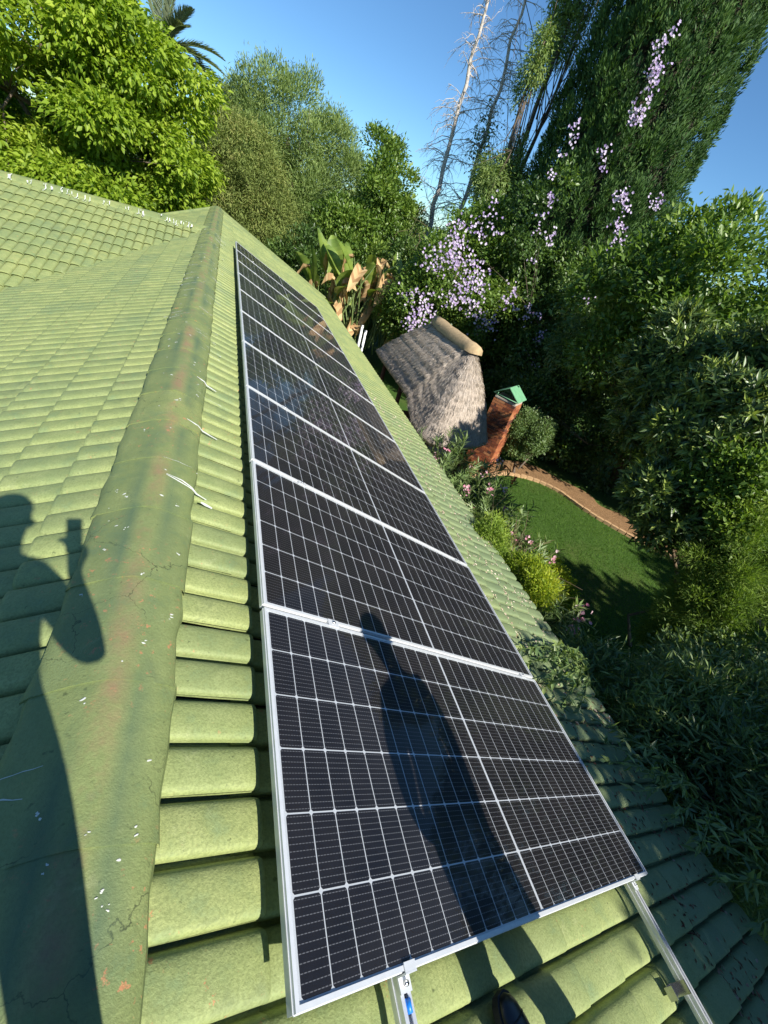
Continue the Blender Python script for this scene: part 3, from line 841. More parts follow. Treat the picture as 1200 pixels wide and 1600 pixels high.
def shoe(t, toe, heel, up):
    d = toe - heel; L = np.linalg.norm(d); d = unit(d - up * (d @ up)); s_ = np.cross(d, up)
    st = [(0, .030, .075), (.04, .040, .095), (.16, .041, .105), (.30, .040, .098), (.45, .044, .078), (.60, .050, .066), (.75, .051, .058), (.88, .044, .052), (.95, .034, .044), (1.0, .014, .030)]
    V = []; F = []; n = 14
    for (x, w, h) in st:
        for k in range(n):
            q_ = math.pi * k / (n - 1); c_, sn = math.cos(q_), math.sin(q_)
            V.append(heel + d * x * L + s_ * w * (abs(c_) ** .75) * (1 if c_ >= 0 else -1) + up * (.022 + (h - .022) * sn ** .8))
    for i in range(len(st) - 1):
        for k in range(n - 1): F.append((i * n + k, (i + 1) * n + k, (i + 1) * n + k + 1, i * n + k + 1))
    F.append(tuple(range(n))); F.append(tuple(range((len(st) - 1) * n, len(st) * n))[::-1])
    sh = part('shoe', np.array(V), F, MAT['shoe'], t, True)
    V = []; F = []
    for (x, w, h) in st:
        for sg in (-1, 1):
            for z in (0.0, .025): V.append(heel + d * (x * 1.03 - .012) * L + s_ * sg * (w + .006) + up * z)
    m_ = len(st)
    for i in range(m_ - 1):
        a, b_ = i * 4, (i + 1) * 4
        F += [(a, b_, b_ + 1, a + 1), (a + 2, a + 3, b_ + 3, b_ + 2), (a + 1, b_ + 1, b_ + 3, a + 3), (a, a + 2, b_ + 2, b_)]
    F += [(0, 1, 3, 2), ((m_ - 1) * 4, (m_ - 1) * 4 + 2, (m_ - 1) * 4 + 3, (m_ - 1) * 4 + 1)]
    sole = part('sole', np.array(V), F, MAT['sole'], t); 
    mb = MB()                                              # laces and toe seam
    for x, h in ((.42, .087), (.48, .080), (.54, .075), (.60, .071)):
        c_ = heel + d * x * L + up * h; mb.tube([c_ - s_ * .022 - up * .006, c_, c_ + s_ * .022 - up * .006], [.003] * 3, 6)
    c_ = heel + d * .80 * L
    mb.tube([c_ + s_ * .049 * math.cos(q_) + up * (.024 + .036 * math.sin(q_)) for q_ in np.linspace(.1, 3.04, 12)], [.0022] * 12, 6)
    mb.part('lacing', MAT['sole'], t)

def roof_at(x, side=1): return AP[2] - abs(x - AP[0]) * math.tan(PIT if x > AP[0] else LPIT)

# --- the photographer, holding the phone whose lens is the camera
Y0 = -.36
HW = CAM + C_DOWN * .185 - C_FWD * .045 + C_RIGHT * .012
J = [(V3(-.40, Y0 - .02, .93), (.165, .115), 'trouser'), (V3(-.41, Y0 - .01, 1.06), (.14, .10), 'shirt'), (V3(-.40, Y0, 1.22), (.15, .11), 'shirt'),
     (V3(-.39, Y0, 1.38), (.15, .105), 'shirt'), (V3(-.385, Y0 + .01, 1.49), (.065, .06), 'shirt'), (V3(-.38, Y0 + .02, 1.57), (.056, .056), 'skin'),
     (V3(-.375, Y0 + .045, 1.63), (.070, .080), 'skin'), (V3(-.37, Y0 + .05, 1.71), (.092, .102), 'skin'), (V3(-.37, Y0 + .04, 1.785), (.060, .07), 'skin')]
E = [(0, 1), (1, 2), (2, 3), (3, 4), (4, 5), (5, 6), (6, 7), (7, 8)]
def chain(J, E, start, pts):
    last = start
    for p in pts: J.append(p); E.append((last, len(J) - 1)); last = len(J) - 1
    return last
r_el = chain(J, E, 3, [(V3(-.26, Y0 + .0, 1.415), .072, 'shirt'), (V3(-.215, Y0 + .06, 1.24), .062, 'shirt'), (V3(-.185, -.20, 1.03), .052, 'shirt'), (V3(-.185, -.190, 1.15), .037, 'skin'), (HW, .025, 'skin')])
pm = hand(J, E, HW, -C_DOWN, -C_FWD, .9); E.append((r_el, pm))
l_el = chain(J, E, 3, [(V3(-.53, Y0 - .0, 1.40), .062, 'shirt'), (V3(-.585, Y0 - .03, 1.2), .050, 'shirt'), (V3(-.60, Y0 - .02, 1.08), .042, 'skin'), (V3(-.59, Y0 + .05, .93), .036, 'skin'), (V3(-.575, Y0 + .10, .82), .026, 'skin')])
pm = hand(J, E, V3(-.575, Y0 + .10, .82), V3(.02, .25, -.95), V3(.5, .3, 0), .35); E.append((l_el, pm))
for sx, fx in ((.09, -.27), (-.09, -.74)):
    fz = roof_at(fx)
    chain(J, E, 0, [(V3(-.41 + sx, Y0, .86), .115, 'trouser'), (V3(-.41 + sx + (fx + .41 - sx) * .45, Y0 + .03, .50), .068, 'trouser'), (V3(fx, Y0, fz + .22), .055, 'trouser'), (V3(fx, Y0 - .02, fz + .09), .046, 'trouser')])
person('person behind the camera in navy shirt raising a phone, shadow on left slope', (-.41, Y0, roof_at(-.41)), J, E, (.35, .93, 0), (-.37, Y0 + .045, 1.70),
       [((-.27, Y0 + .19, roof_at(-.27) + .01), (-.27, Y0 - .09, roof_at(-.27) + .01), tuple(RN)), ((-.76, Y0 + .19, roof_at(-.76) + .01), (-.74, Y0 - .09, roof_at(-.74) + .01), tuple(LN))])
up_ = -C_DOWN
ph = thing('phone', 'black phone held upright in the raised hand behind the view', 'phone', CAM - C_FWD * .012 - up_ * .058)
mb = MB(); mb.box(CAM - C_FWD * .0095 - up_ * .058 - C_RIGHT * .012, (.036, .074, .0039), np.c_[C_RIGHT, up_, C_FWD]); o_ = mb.part('case', MAT['phone'], ph)
bv = o_.modifiers.new('b', 'BEVEL'); bv.width = .003; bv.segments = 3
mb = MB(); mb.tube([CAM - C_FWD * .0056, CAM - C_FWD * .0040], [.008, .008], 16); mb.part('lens', MAT['lens'], ph)
mb = MB(); mb.box(CAM - C_FWD * .0138 - up_ * .058 - C_RIGHT * .012, (.033, .070, .0004), np.c_[C_RIGHT, up_, C_FWD]); mb.part('screen', MAT['lens'], ph)

# --- the second person, standing beside the rails
Y1 = -.42
J = [(V3(.955, Y1, .36), (.175, .12), 'trouser'), (V3(.985, Y1, .46), (.175, .12), 'shirt'), (V3(1.03, Y1 + .01, .58), (.195, .13), 'shirt'), (V3(1.07, Y1 + .02, .70), (.18, .12), 'shirt'),
     (V3(1.085, Y1 + .03, .79), (.062, .06), 'shirt'), (V3(1.09, Y1 + .04, .85), (.056, .056), 'skin'), (V3(1.09, Y1 + .06, .91), (.07, .08), 'skin'), (V3(1.095, Y1 + .07, .99), (.082, .094), 'skin'), (V3(1.10, Y1 + .06, 1.065), (.058, .066), 'skin')]
E = [(0, 1), (1, 2), (2, 3), (3, 4), (4, 5), (5, 6), (6, 7), (7, 8)]
l_ = chain(J, E, 3, [(V3(.93, Y1 + .02, .725), .064, 'shirt'), (V3(.85, Y1 + .02, .61), .064, 'shirt'), (V3(.81, Y1 + .02, .50), .058, 'skin'), (V3(.775, Y1 + .05, .42), .048, 'skin'), (V3(.745, Y1 + .08, .33), .027, 'skin')])
pm = hand(J, E, V3(.745, Y1 + .08, .33), V3(.12, .2, -.95), V3(.6, .5, 0), .4); E.append((l_, pm))
l_ = chain(J, E, 3, [(V3(1.20, Y1 + .02, .70), .070, 'shirt'), (V3(1.205, Y1 + .02, .56), .064, 'shirt'), (V3(1.18, Y1 + .04, .43), .056, 'skin'), (V3(1.155, Y1 - .06, .33), .040, 'skin'), (V3(1.125, Y1 - .10, .24), .028, 'skin')])
pm = hand(J, E, V3(1.125, Y1 - .10, .24), V3(-.2, -.1, -.9), V3(-.7, .2, 0), .5); E.append((l_, pm))
fz1, fz2 = roof_at(.755), roof_at(1.13)
chain(J, E, 0, [(V3(.875, Y1, .29), .125, 'trouser'), (V3(.845, Y1 + .04, -.07), .10, 'trouser'), (V3(.755, Y1 + .06, fz1 + .22), .068, 'trouser'), (V3(.755, Y1 + .05, fz1 + .10), .046, 'trouser')])
chain(J, E, 0, [(V3(1.02, Y1, .28), .125, 'trouser'), (V3(1.03, Y1 - .05, -.12), .10, 'trouser'), (V3(1.13, Y1 - .14, fz2 + .22), .068, 'trouser'), (V3(1.13, Y1 - .16, fz2 + .10), .046, 'trouser')])
person('person in black shoes beside the rails, shadow falling on the first panel', (.95, Y1, roof_at(.95)), J, E, (.2, .95, -.2), (1.095, Y1 + .06, .98),
       [((.705, -.128, roof_at(.705) + .004), (.765, -.41, roof_at(.765) + .004), tuple(RN)), ((1.15, -.43, roof_at(1.15) + .004), (1.13, -.71, roof_at(1.13) + .004), tuple(RN))])

# ------------------------------------------------------------------ thatched gazebo
def thatch_mat():
    m, nt, out = new_mat('thatch')
    p = N(nt, 'ShaderNodeTexCoord').outputs['Object']
    mp = N(nt, 'ShaderNodeMapping'); mp.inputs['Scale'].default_value = (1, 1, .22); nt.links.new(p, mp.inputs[0])
    a = noise(nt, 42, 5, .7, mp.outputs[0]); b = noise(nt, 2.2, 5, .6, p)
    c = ramp(nt, a.outputs[0], [(.25, (.27, .215, .17)), (.5, (.44, .37, .305)), (.75, (.60, .52, .44))]).outputs[0]
    c = mix(nt, ramp(nt, b.outputs[0], [(.45, 0.0), (.7, .5)]).outputs[0], c, (.34, .31, .285))
    pbsdf(nt, out, c, .95, 0, .1, bump(nt, a.outputs[0], 1.0, .03)); return m
MAT['thatch'] = thatch_mat()
MAT['straw'] = leaf_mat('thatch_straw', [(.30, .25, .21), (.43, .37, .315), (.56, .49, .42), (.68, .60, .52)], .9, .1, .1, 1.0)
gz = thing('thatched_gazebo', 'thatched garden gazebo with sand-coloured ridge cap and dark posts', 'gazebo', (5.55, 10.6, GZ))
RA, RB = V3(5.57, 9.45, -.62), V3(5.53, 11.55, -.62)          # ridge
EV = [(4.50, 13.40, -2.30), (4.48, 12.4, -2.30), (4.46, 11.4, -2.30), (4.45, 10.4, -2.30), (4.45, 9.90, -2.32), (4.44, 9.62, -2.56), (4.46, 9.1, -2.76), (4.50, 8.62, -2.80), (4.68, 8.28, -2.80), (5.0, 8.18, -2.80), (5.6, 8.22, -2.80),
      (6.1, 8.34, -2.80), (6.48, 8.52, -2.80), (6.66, 8.9, -2.75), (6.70, 9.5, -2.55), (6.72, 10.2, -2.34), (6.72, 11.2, -2.30), (6.70, 12.3, -2.30), (6.66, 13.45, -2.30), (6.1, 13.6, -2.30), (5.55, 13.62, -2.30), (5.0, 13.55, -2.30)]
ne = len(EV); LV_ = 28; V = []; F = []
for i, e in enumerate(EV):
    e = V3(*e); k = np.clip((e[1] - 9.9) / (12.6 - 9.9), 0, 1); top = RA * (1 - k) + RB * k
    for j in range(LV_ + 1):
        t = j / LV_; p = top * (1 - t) + e * t
        step = (t * 7) % 1.0
        p = p + unit(V3(e[0] - 5.55, e[1] - 10.5, 1.6)) * (.030 * step * (1 if e[0] < 4.6 and e[1] > 9.8 else .12) + .10 * math.sin(math.pi * t) + rng.normal() * .008)
        V.append(p)
    V.append(e + V3(-(e[0] - 5.55) * .12, -(e[1] - 10.6) * .05, -.16)); V.append(e + V3(-(e[0] - 5.55) * .4, -(e[1] - 10.6) * .3, .25))
k_ = LV_ + 3
for i in range(ne):
    i2 = (i + 1) % ne
    for j in range(k_ - 1): F.append((i * k_ + j, i * k_ + j + 1, i2 * k_ + j + 1, i2 * k_ + j))
thatch = part('thatch_roof', np.array(V), F, MAT['thatch'], gz, True)
TV = np.array(V)
# loose straw ends lying down the slope
n = 20000
fi = rng.integers(0, ne, n); fj = rng.integers(0, LV_ - 1, n); a = rng.random(n)[:, None]; b = rng.random(n)[:, None]
i2 = (fi + 1) % ne
P0 = TV[fi * k_ + fj] * (1 - a) + TV[i2 * k_ + fj] * a; P1 = TV[fi * k_ + fj + 1] * (1 - a) + TV[i2 * k_ + fj + 1] * a
P = P0 * (1 - b) + P1 * b; D = unit(P1 - P0); nn = unit(np.cross(TV[i2 * k_ + fj] - TV[fi * k_ + fj], P1 - P0)); nn *= np.sign(nn[:, 2:3] + 1e-6)
D = unit(D + rng.normal(size=(n, 3)) * .10); P = P + nn * .004
V, F = leaves(P, D, nn + rng.normal(size=(n, 3)) * .3, rng.uniform(.08, .20, n), rng.uniform(.005, .011, n), .1, .5)
part('straw', V, F, MAT['straw'], gz, attr=np.repeat(rng.random(n), 2), kind='stuff')
mb = MB(); cs = []
ys = np.linspace(9.22, 11.80, 9); prof_c = [(-.22, -.20), (-.18, -.07), (-.10, .015), (0, .045), (.10, .015), (.18, -.07), (.22, -.20)]
for yy in ys:
    tx = 5.57 + (5.53 - 5.57) * (yy - 9.45) / 2.1; sq = 1 - .18 * (abs(yy - 10.5) / 1.3) ** 4
    for (a_, c_) in prof_c: cs.append((tx + a_ * sq + rng.normal() * .008, yy, -.60 + c_ * sq + rng.normal() * .008))
FF = []
m_ = len(prof_c)
for i in range(len(ys) - 1):
    for j in range(m_ - 1): FF.append((i * m_ + j, i * m_ + j + 1, (i + 1) * m_ + j + 1, (i + 1) * m_ + j))
FF.append(tuple(range(m_))[::-1]); FF.append(tuple(range((len(ys) - 1) * m_, len(ys) * m_)))
part('ridge_cap', np.array(cs), FF, MAT['sand_cement'], gz, True)
for px_, py_ in ((4.78, 9.3), (4.78, 11.2), (4.80, 13.0), (6.4, 9.3), (6.4, 13.0)):
    mb = MB(); mb.tube([(px_, py_, GZ), (px_ + .01, py_, -3.2), (px_, py_, -2.15)], [.075, .068, .065], 10); mb.part('post', MAT['wood'], gz)
for a_, b_ in (((4.78, 8.9, -2.3), (4.80, 13.2, -2.2)), ((6.4, 8.9, -2.3), (6.4, 13.2, -2.2)), ((4.7, 9.3, -2.2), (6.5, 9.3, -2.2)), ((4.7, 13.0, -2.2), (6.5, 13.0, -2.2))):
    mb = MB(); mb.tube([a_, b_], [.06, .06], 8); mb.part('beam', MAT['wood'], gz)
mb = MB(); mb.box((5.6, 10.9, GZ + .02), (1.3, 2.6, .03)); mb.part('floor_slab', MAT['mortar'], gz)
tb = thing('garden_table', 'dark timber table standing under the thatch', 'table', (5.3, 11.0, GZ + .05))
mb = MB(); mb.box((5.3, 11.0, GZ + .79), (.5, .9, .03)); mb.part('tabletop', MAT['wood'], tb)
for a_ in (-.4, .4):
    for b_ in (-.8, .8):
        mb = MB(); mb.box((5.3 + a_, 11 + b_, GZ + .405), (.04, .04, .355)); mb.part('leg', MAT['wood'], tb)

# ------------------------------------------------------------------ brick chimney
def brick_mat():
    m, nt, out = new_mat('face_brick')
    a = N(nt, 'ShaderNodeAttribute', attribute_name='lr')
    c = ramp(nt, a.outputs['Fac'], [(0, (.07, .045, .04)), (.16, (.17, .055, .03)), (.45, (.33, .10, .045)), (.75, (.42, .155, .065)), (1, (.48, .23, .11))]).outputs[0]
    n = noise(nt, 40, 4, .6, pos(nt))
    c = mix(nt, ramp(nt, n.outputs[0], [(.3, .4), (.6, 0.0)]).outputs[0], c, (.16, .06, .035))
    pbsdf(nt, out, c, .9, 0, .2, bump(nt, n.outputs[0], .6, .01)); return m
MAT['brick'] = brick_mat()
ch_ = thing('brick_chimney', 'red brick braai chimney with green metal cowl beside the gazebo', 'chimney', (8.02, 10.42, GZ))
Rz = np.array(Matrix.Rotation(rad(36), 3, 'Z'))
bv_, bf_, br_ = [], [], []
def brick(c, h, val):
    mb_ = MB(); mb_.box(c, h); P = np.array(mb_.v)
    b = len(bv_); bv_.extend(P); bf_.extend([tuple(i + b for i in f) for f in mb_.f]); br_.extend([val] * 6)
CH = 2.32; ncr = int(CH / .083)
for r_ in range(ncr):
    z = .04 + r_ * .083
    wx, wy = (.32, .36) if z > 1.55 else (.40, .42) if z < 1.40 else (.36, .39)
    off = (r_ % 2) * .115
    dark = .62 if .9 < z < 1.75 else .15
    for sy in (-1, 1):                                # short faces
        x = -wx + off - .115
        while x < wx - .02:
            a_, b_ = max(x, -wx), min(x + .222, wx)
            if b_ - a_ > .03: brick(((a_ + b_) / 2, sy * (wy - .05), z), ((b_ - a_) / 2, .05, .036), random.random())
            x += .232
    for sx in (-1, 1):
        y = -wy + .104 - off * .9
        while y < wy - .12:
            a_, b_ = max(y, -wy + .104), min(y + .222, wy - .104)
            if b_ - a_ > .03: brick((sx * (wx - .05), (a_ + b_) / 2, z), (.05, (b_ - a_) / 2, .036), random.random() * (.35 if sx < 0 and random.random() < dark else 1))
            y += .232
BV = np.array(bv_) @ Rz.T + np.array(ch_.location)
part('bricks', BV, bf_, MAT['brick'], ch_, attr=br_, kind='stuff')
mb = MB(); mb.box(np.array([0, 0, .70]), (.385, .405, .70)); mb.box(np.array([0, 0, 1.84]), (.305, .345, .46)); 
part('mortar_core', np.array(mb.v) @ Rz.T + np.array(ch_.location), mb.f, MAT['mortar'], ch_)
def loc_c(p): return np.array(p) @ Rz.T + np.array(ch_.location)
ck = link('cowl', None, None, ch_)
mb = MB()
zt = CH + .0
A = [(-.37, -.42, zt + .06), (.37, -.42, zt + .06), (.37, 0, zt + .36), (-.37, 0, zt + .36)]
def sheet(q, th=.006):
    q = np.array(q, float); n_ = unit(np.cross(q[1] - q[0], q[2] - q[1])) * th
    mb.add(np.r_[q, q - n_], [(0, 1, 2, 3), (7, 6, 5, 4), (0, 4, 5, 1), (1, 5, 6, 2), (2, 6, 7, 3), (3, 7, 4, 0)])
sheet(A)
part('sheet', np.array(mb.v) @ Rz.T + np.array(ch_.location), mb.f, MAT['cowl'], ch_, label='pale green sheet of the cowl')
mb = MB(); sheet([(.37, .42, zt + .06), (-.37, .42, zt + .06), (-.37, .012, zt + .36), (.37, .012, zt + .36)])
part('sheet', np.array(mb.v) @ Rz.T + np.array(ch_.location), mb.f, MAT['cowl'], ch_)
bpy.data.objects.remove(ck)
mb = MB()
for sx in (-.36, .36):
    mb.tube([(sx, -.41, zt + .05), (sx, .41, zt + .05)], [.012] * 2, 6)
    mb.tube([(sx, -.41, zt + .05), (sx, 0, zt + .345), (sx, .41, zt + .05)], [.012] * 3, 6)
    for sy in (-.30, .30): mb.tube([(sx * .8, sy, zt - .05), (sx * .8, sy, zt + .11)], [.012] * 2, 6)
part('cowl_frame', np.array(mb.v) @ Rz.T + np.array(ch_.location), mb.f, MAT['cowl'], ch_, mb.sm)

# ------------------------------------------------------------------ trees beyond the roof
tree('broadleaf_tree', 'tall bright lime-green leafy tree behind the side wing', (-6.2, 22.5, GZ),
     [((-6.2, 22.2, .8), (5.5, 4.2, 5.2)), ((-9.5, 20.5, 2.6), (3.6, 3.4, 4.6)), ((-3.6, 21.2, -.6), (3.3, 3.0, 3.0)), ((-3.0, 21.6, 1.6), (2.3, 2.4, 2.6)), ((-5.0, 20.8, 3.2), (2.4, 2.4, 2.6))], MAT['lf_bright'], 165, (.52, 1.0), 19000, 9, .19, .095, .14, trunk_r=.32, seed=3, droop=.5, up=.1, rough=.5, squash=.42, shell=.8)

# palm
pal = thing('palm_tree', 'palm with arching grey-green fronds rising behind the bright tree', 'palm', (-3.2, 30.0, GZ))
MAT['lf_palm'] = leaf_mat('leaf_palm', [(.10, .13, .075), (.15, .185, .105), (.21, .24, .14)], .5, .35, .25)
mb = MB(); pts = [(-3.2 + .1 * math.sin(i), 30, GZ + (8.9) * i / 8) for i in range(9)]; mb.tube(pts, np.linspace(.30, .24, 9), 12); mb.part('trunk', MAT['bark'], pal)
PC = V3(-3.2, 30, 4.5)
def frond(az, el, L, sag):
    d = V3(math.cos(az) * math.cos(el), math.sin(az) * math.cos(el), math.sin(el)); pts = []
    for t in np.linspace(0, 1, 14): pts.append(PC + d * L * t - V3(0, 0, sag * t * t * L))
    pts = np.array(pts); tg = unit(np.gradient(pts, axis=0)); sd_ = unit(np.cross(tg, (0, 0, 1)) + 1e-6); up__ = np.cross(sd_, tg)
    P = []; D = []; Nn = []; Ls = []
    for i in range(90):
        t = .12 + .88 * i / 90; k = t * 13; a_ = int(min(k, 12)); f_ = k - a_
        p = pts[a_] * (1 - f_) + pts[a_ + 1] * f_
        for s_ in (-1, 1):
            P.append(p); D.append(sd_[a_] * s_ * .8 + tg[a_] * .75 + up__[a_] * .28 + rng.normal(size=3) * .06); Nn.append(up__[a_]); Ls.append(.62 * math.sin(math.pi * (.12 + .86 * t)) + .08)
    Vl, Fl = leaves(np.array(P), np.array(D), np.array(Nn), np.array(Ls), .045, .3, .3)
    Vs, Fs = tube(pts, np.linspace(.035, .008, 14), 5)
    fr = part('frond', Vl, Fl, MAT['lf_palm'], pal, attr=np.repeat(rng.random(len(P)), 2))
    m2 = mesh('rachis', np.array(Vs) - np.array(pal.location), Fs, True); link('rachis', m2, MAT['stem'], fr)
for az, el, L, sag in ((1.2, 1.45, 2.6, .08), (-.4, 1.30, 2.5, .12), (2.6, 1.25, 2.5, .15), (.0, .55, 3.1, .38), (-.3, .30, 3.0, .35), (.35, .15, 3.0, .30), (-1.0, .75, 2.8, .4), (-.15, -.05, 2.9, .2), (3.2, .6, 2.8, .4), (1.9, .8, 2.8, .4), (4.4, .5, 2.8, .4), (-.6, .95, 2.7, .25), (.9, .5, 2.8, .4), (-.2, 1.05, 2.5, .22)):
    frond(az, el, L, sag)

tree('olive_tree', 'tall feathery grey-green tree against the sky past the ridge end', (2.9, 31.0, GZ),
     [((2.6, 31, 1.6), (4.0, 3.2, 4.4)), ((4.9, 30.5, .8), (2.6, 3, 3.6)), ((.6, 31, 1.0), (2.6, 2.6, 3.6))], MAT['lf_olive'], 150, (.45, .85), 12500, 9, .20, .042, .17, trunk_r=.25, seed=5, up=.55, rough=.55, squash=1.35, out_bias=.5)
tree('brown_conifer', 'brownish drooping conifer right beside the bright green tree', (.3, 26.0, GZ),
     [((.2, 26, .2), (2.1, 2.0, 3.2)), ((1.7, 25.5, -1.4), (1.9, 1.8, 2.4))], MAT['lf_brown'], 90, (.40, .75), 7200, 9, .17, .032, .15, trunk_r=.18, seed=6, droop=.4, up=0, rough=.6, squash=1.0)
tree('dark_leaf_tree', 'dark green small-leaved tree left of the two bare trunks', (6.8, 24.5, GZ),
     [((6.5, 24.3, 1.6), (1.7, 1.7, 3.0)), ((5.4, 24, -.8), (2.1, 2.0, 2.4)), ((7.6, 24.5, .2), (1.5, 1.6, 2.6))], MAT['lf_mid'], 75, (.42, .72), 4600, 8, .17, .085, .15, trunk_r=.16, seed=8, out_bias=.8)
tree('hedge_shrub', 'low dark hedge shrub behind the broad-leaved clump', (4.6, 22.2, GZ),
     [((3.4, 22.6, -2.2), (2.2, 1.6, 1.9)), ((6.4, 21.8, -2.0), (2.4, 1.6, 2.2)), ((8.2, 21.2, -1.4), (1.5, 1.4, 2.6))], MAT['lf_dark'], 70, (.45, .75), 4200, 8, .16, .07, .14, trunk_r=.1, seed=9, cat='shrub')

# two bare dead trees
def bare_tree(label, base, top, seed, tangle):
    global rng
    r = np.random.default_rng(seed); t = thing('bare_tree', label, 'tree', base, 'two bare trees against the sky')
    base = V3(*base); top = V3(*top); H = np.linalg.norm(top - base); mb = MB(); k = 24
    pts = np.array([base + (top - base) * s_ + np.r_[r.normal(size=2) * .05, 0] for s_ in np.linspace(0, 1, k)])
    mb.tube(pts, np.linspace(.17, .03, k), 8); mb.part('trunk', MAT['greybark'], t)
    mb = MB()
    for _ in range(170):
        s_ = r.uniform(.18, .99); p = base + (top - base) * s_
        az = r.uniform(0, 2 * math.pi); ln = (2.2 * (1 - s_) + .7) * r.uniform(.5, 1.1)
        d = V3(math.cos(az), math.sin(az), r.uniform(.1, .7)); q = [p]
        for i in range(1, 7):
            d = unit(d + r.normal(size=3) * .22 - V3(0, 0, .16)); q.append(q[-1] + d * ln / 6)
        mb.tube(q, np.linspace(.022, .006, 7) * (1.2 - .5 * s_), 4, False)
        for _b in range(7):
            j = r.integers(1, 6); e = q[j]; dd = unit(d + r.normal(size=3) * .9 - V3(0, 0, .3)); l2 = ln * r.uniform(.2, .5)
            m_ = e + dd * l2 * .5 + r.normal(size=3) * .04
            mb.tube([e, m_, m_ + unit(dd - V3(0, 0, .5) + r.normal(size=3) * .3) * l2 * .5], [.009, .007, .005], 3, False)
    mb.part('branches', MAT['greybark'], t, kind='stuff')
    if tangle:
        P = base + (top - base) * .55 + r.normal(size=(500, 3)) * np.array([.28, .28, .6]); D = unit(r.normal(size=(500, 3)) - V3(0, 0, .6))
        foliage('leaf_tuft', t, MAT['lf_dark'], (P, D, rand_unit(500), r.random(500)), .16, .07, kind='stuff')
bare_tree('bare grey dead tree, left of the two leaning bare trunks', (9.5, 24.0, GZ), (9.15, 24.0, 12.5), 21, False)
bare_tree('bare grey dead tree, right of the pair, with a dark leaf tuft', (10.95, 24.2, GZ), (10.85, 24.0, 13.0), 22, True)
# dead twiggy tangle at their feet
t = thing('dead_brushwood', 'tangled heap of dry brown twigs below the bare trunks', 'brushwood', (8.6, 21.5, GZ))
mb = MB()
for _ in range(260):
    p = V3(8.3, 21.0, -1.0) + rng.normal(size=3) * np.array([.8, .6, 1.1]); d = unit(rng.normal(size=3) + V3(0, 0, -.8)); q = [p]
    for i in range(4): d = unit(d + rng.normal(size=3) * .45 - V3(0, 0, .15)); q.append(q[-1] + d * .28)
    mb.tube(q, [.012, .011, .009, .007, .005], 4, False)
mb.tube([(8.9, 21.5, GZ), (8.7, 21.3, -2.5), (8.4, 21.1, -.5)], [.16, .12, .06], 8)
mb.part('twigs', MAT['brownstem'], t, kind='stuff')

# giant cypress with slender companions
def column(name, label, base, prof_z, n_tuft, per, L, W, mat, seed, lump=.18, trunk_r=.3, up=1.1, tuft=.24):
    t = thing(name, label, 'tree', base); r = np.random.default_rng(seed)
    zs = np.array([a for a, _ in prof_z]); rs = np.array([b for _, b in prof_z])
    w = np.interp(np.linspace(zs[0], zs[-1], 200), zs, rs); cz = np.linspace(zs[0], zs[-1], 200)
    z = r.choice(cz, n_tuft, p=w / w.sum()) + r.normal(size=n_tuft) * .1; az = r.uniform(0, 2 * math.pi, n_tuft)
    R = np.interp(z, zs, rs)
    lump_ = sum(np.sin(az * k + z * q + ph) for k, q, ph in ((3, .9, 1.), (7, -1.7, 2.), (13, 2.9, .5), (19, -4.1, 3.))) / 4
    inn = 1 - .5 * r.random(n_tuft) ** 2.6
    cam_az = math.atan2(CAM[1] - base[1], CAM[0] - base[0])         # thin the side that faces away from the house
    keep = (np.cos(az - cam_az) > -.25) | (r.random(n_tuft) < .25)
    z, az, R, lump_, inn = z[keep], az[keep], R[keep], lump_[keep], inn[keep]; n_tuft = len(z)
    rr = R * (1 + lump * lump_) * inn
    T = np.c_[base[0] + rr * np.cos(az), base[1] + rr * np.sin(az), z]
    O = np.c_[np.cos(az), np.sin(az), np.zeros(n_tuft)]
    ts = tuft * r.uniform(.6, 1.35, n_tuft)                      # every tuft is a small upright flame of sprays
    T = np.repeat(T, per, 0); O = np.repeat(O, per, 0); n = len(T); ts = np.repeat(ts, per)
    sd_ = unit(r.normal(size=(n, 3)) + O * .5); P = T + sd_ * (ts * r.random(n) ** .5)[:, None] * np.array([.75, .75, 1.5])
    D = unit(sd_ * .7 + O * .35 + np.array([0, 0, up]) + r.normal(size=(n, 3)) * .35)
    lr = np.clip(.6 * np.repeat(r.random(n_tuft), per) + .4 * r.random(n), 0, 1)
    mb = MB(); mb.tube([(base[0], base[1], zz) for zz in np.linspace(base[2], zs[-1] - .5, 6)], np.linspace(trunk_r, .05, 6), 8)
    for _ in range(24):
        zz = r.uniform(zs[0] + .5, zs[-1] - 2); a_ = r.uniform(0, 6.28); q = np.interp(zz, zs, rs) * .75
        mb.tube([(base[0], base[1], zz), (base[0] + q * .6 * math.cos(a_), base[1] + q * .6 * math.sin(a_), zz + .5), (base[0] + q * math.cos(a_), base[1] + q * math.sin(a_), zz + 1.5)], [.07, .045, .015], 5)
    mb.part('trunk', MAT['bark'], t)
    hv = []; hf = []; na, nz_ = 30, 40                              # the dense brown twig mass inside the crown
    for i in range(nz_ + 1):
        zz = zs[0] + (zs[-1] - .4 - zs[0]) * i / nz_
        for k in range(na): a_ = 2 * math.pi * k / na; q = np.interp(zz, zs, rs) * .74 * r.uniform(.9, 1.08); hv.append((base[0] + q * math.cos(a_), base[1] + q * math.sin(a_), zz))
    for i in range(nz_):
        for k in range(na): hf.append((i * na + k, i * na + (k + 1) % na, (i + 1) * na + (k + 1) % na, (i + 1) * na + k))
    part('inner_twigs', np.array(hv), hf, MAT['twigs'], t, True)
    foliage('crown', t, mat, (P, D, unit(O + r.normal(size=(n, 3)) * .5), lr), L, W, .25)
    return t
CY = V3(14.0, 18.2, GZ)
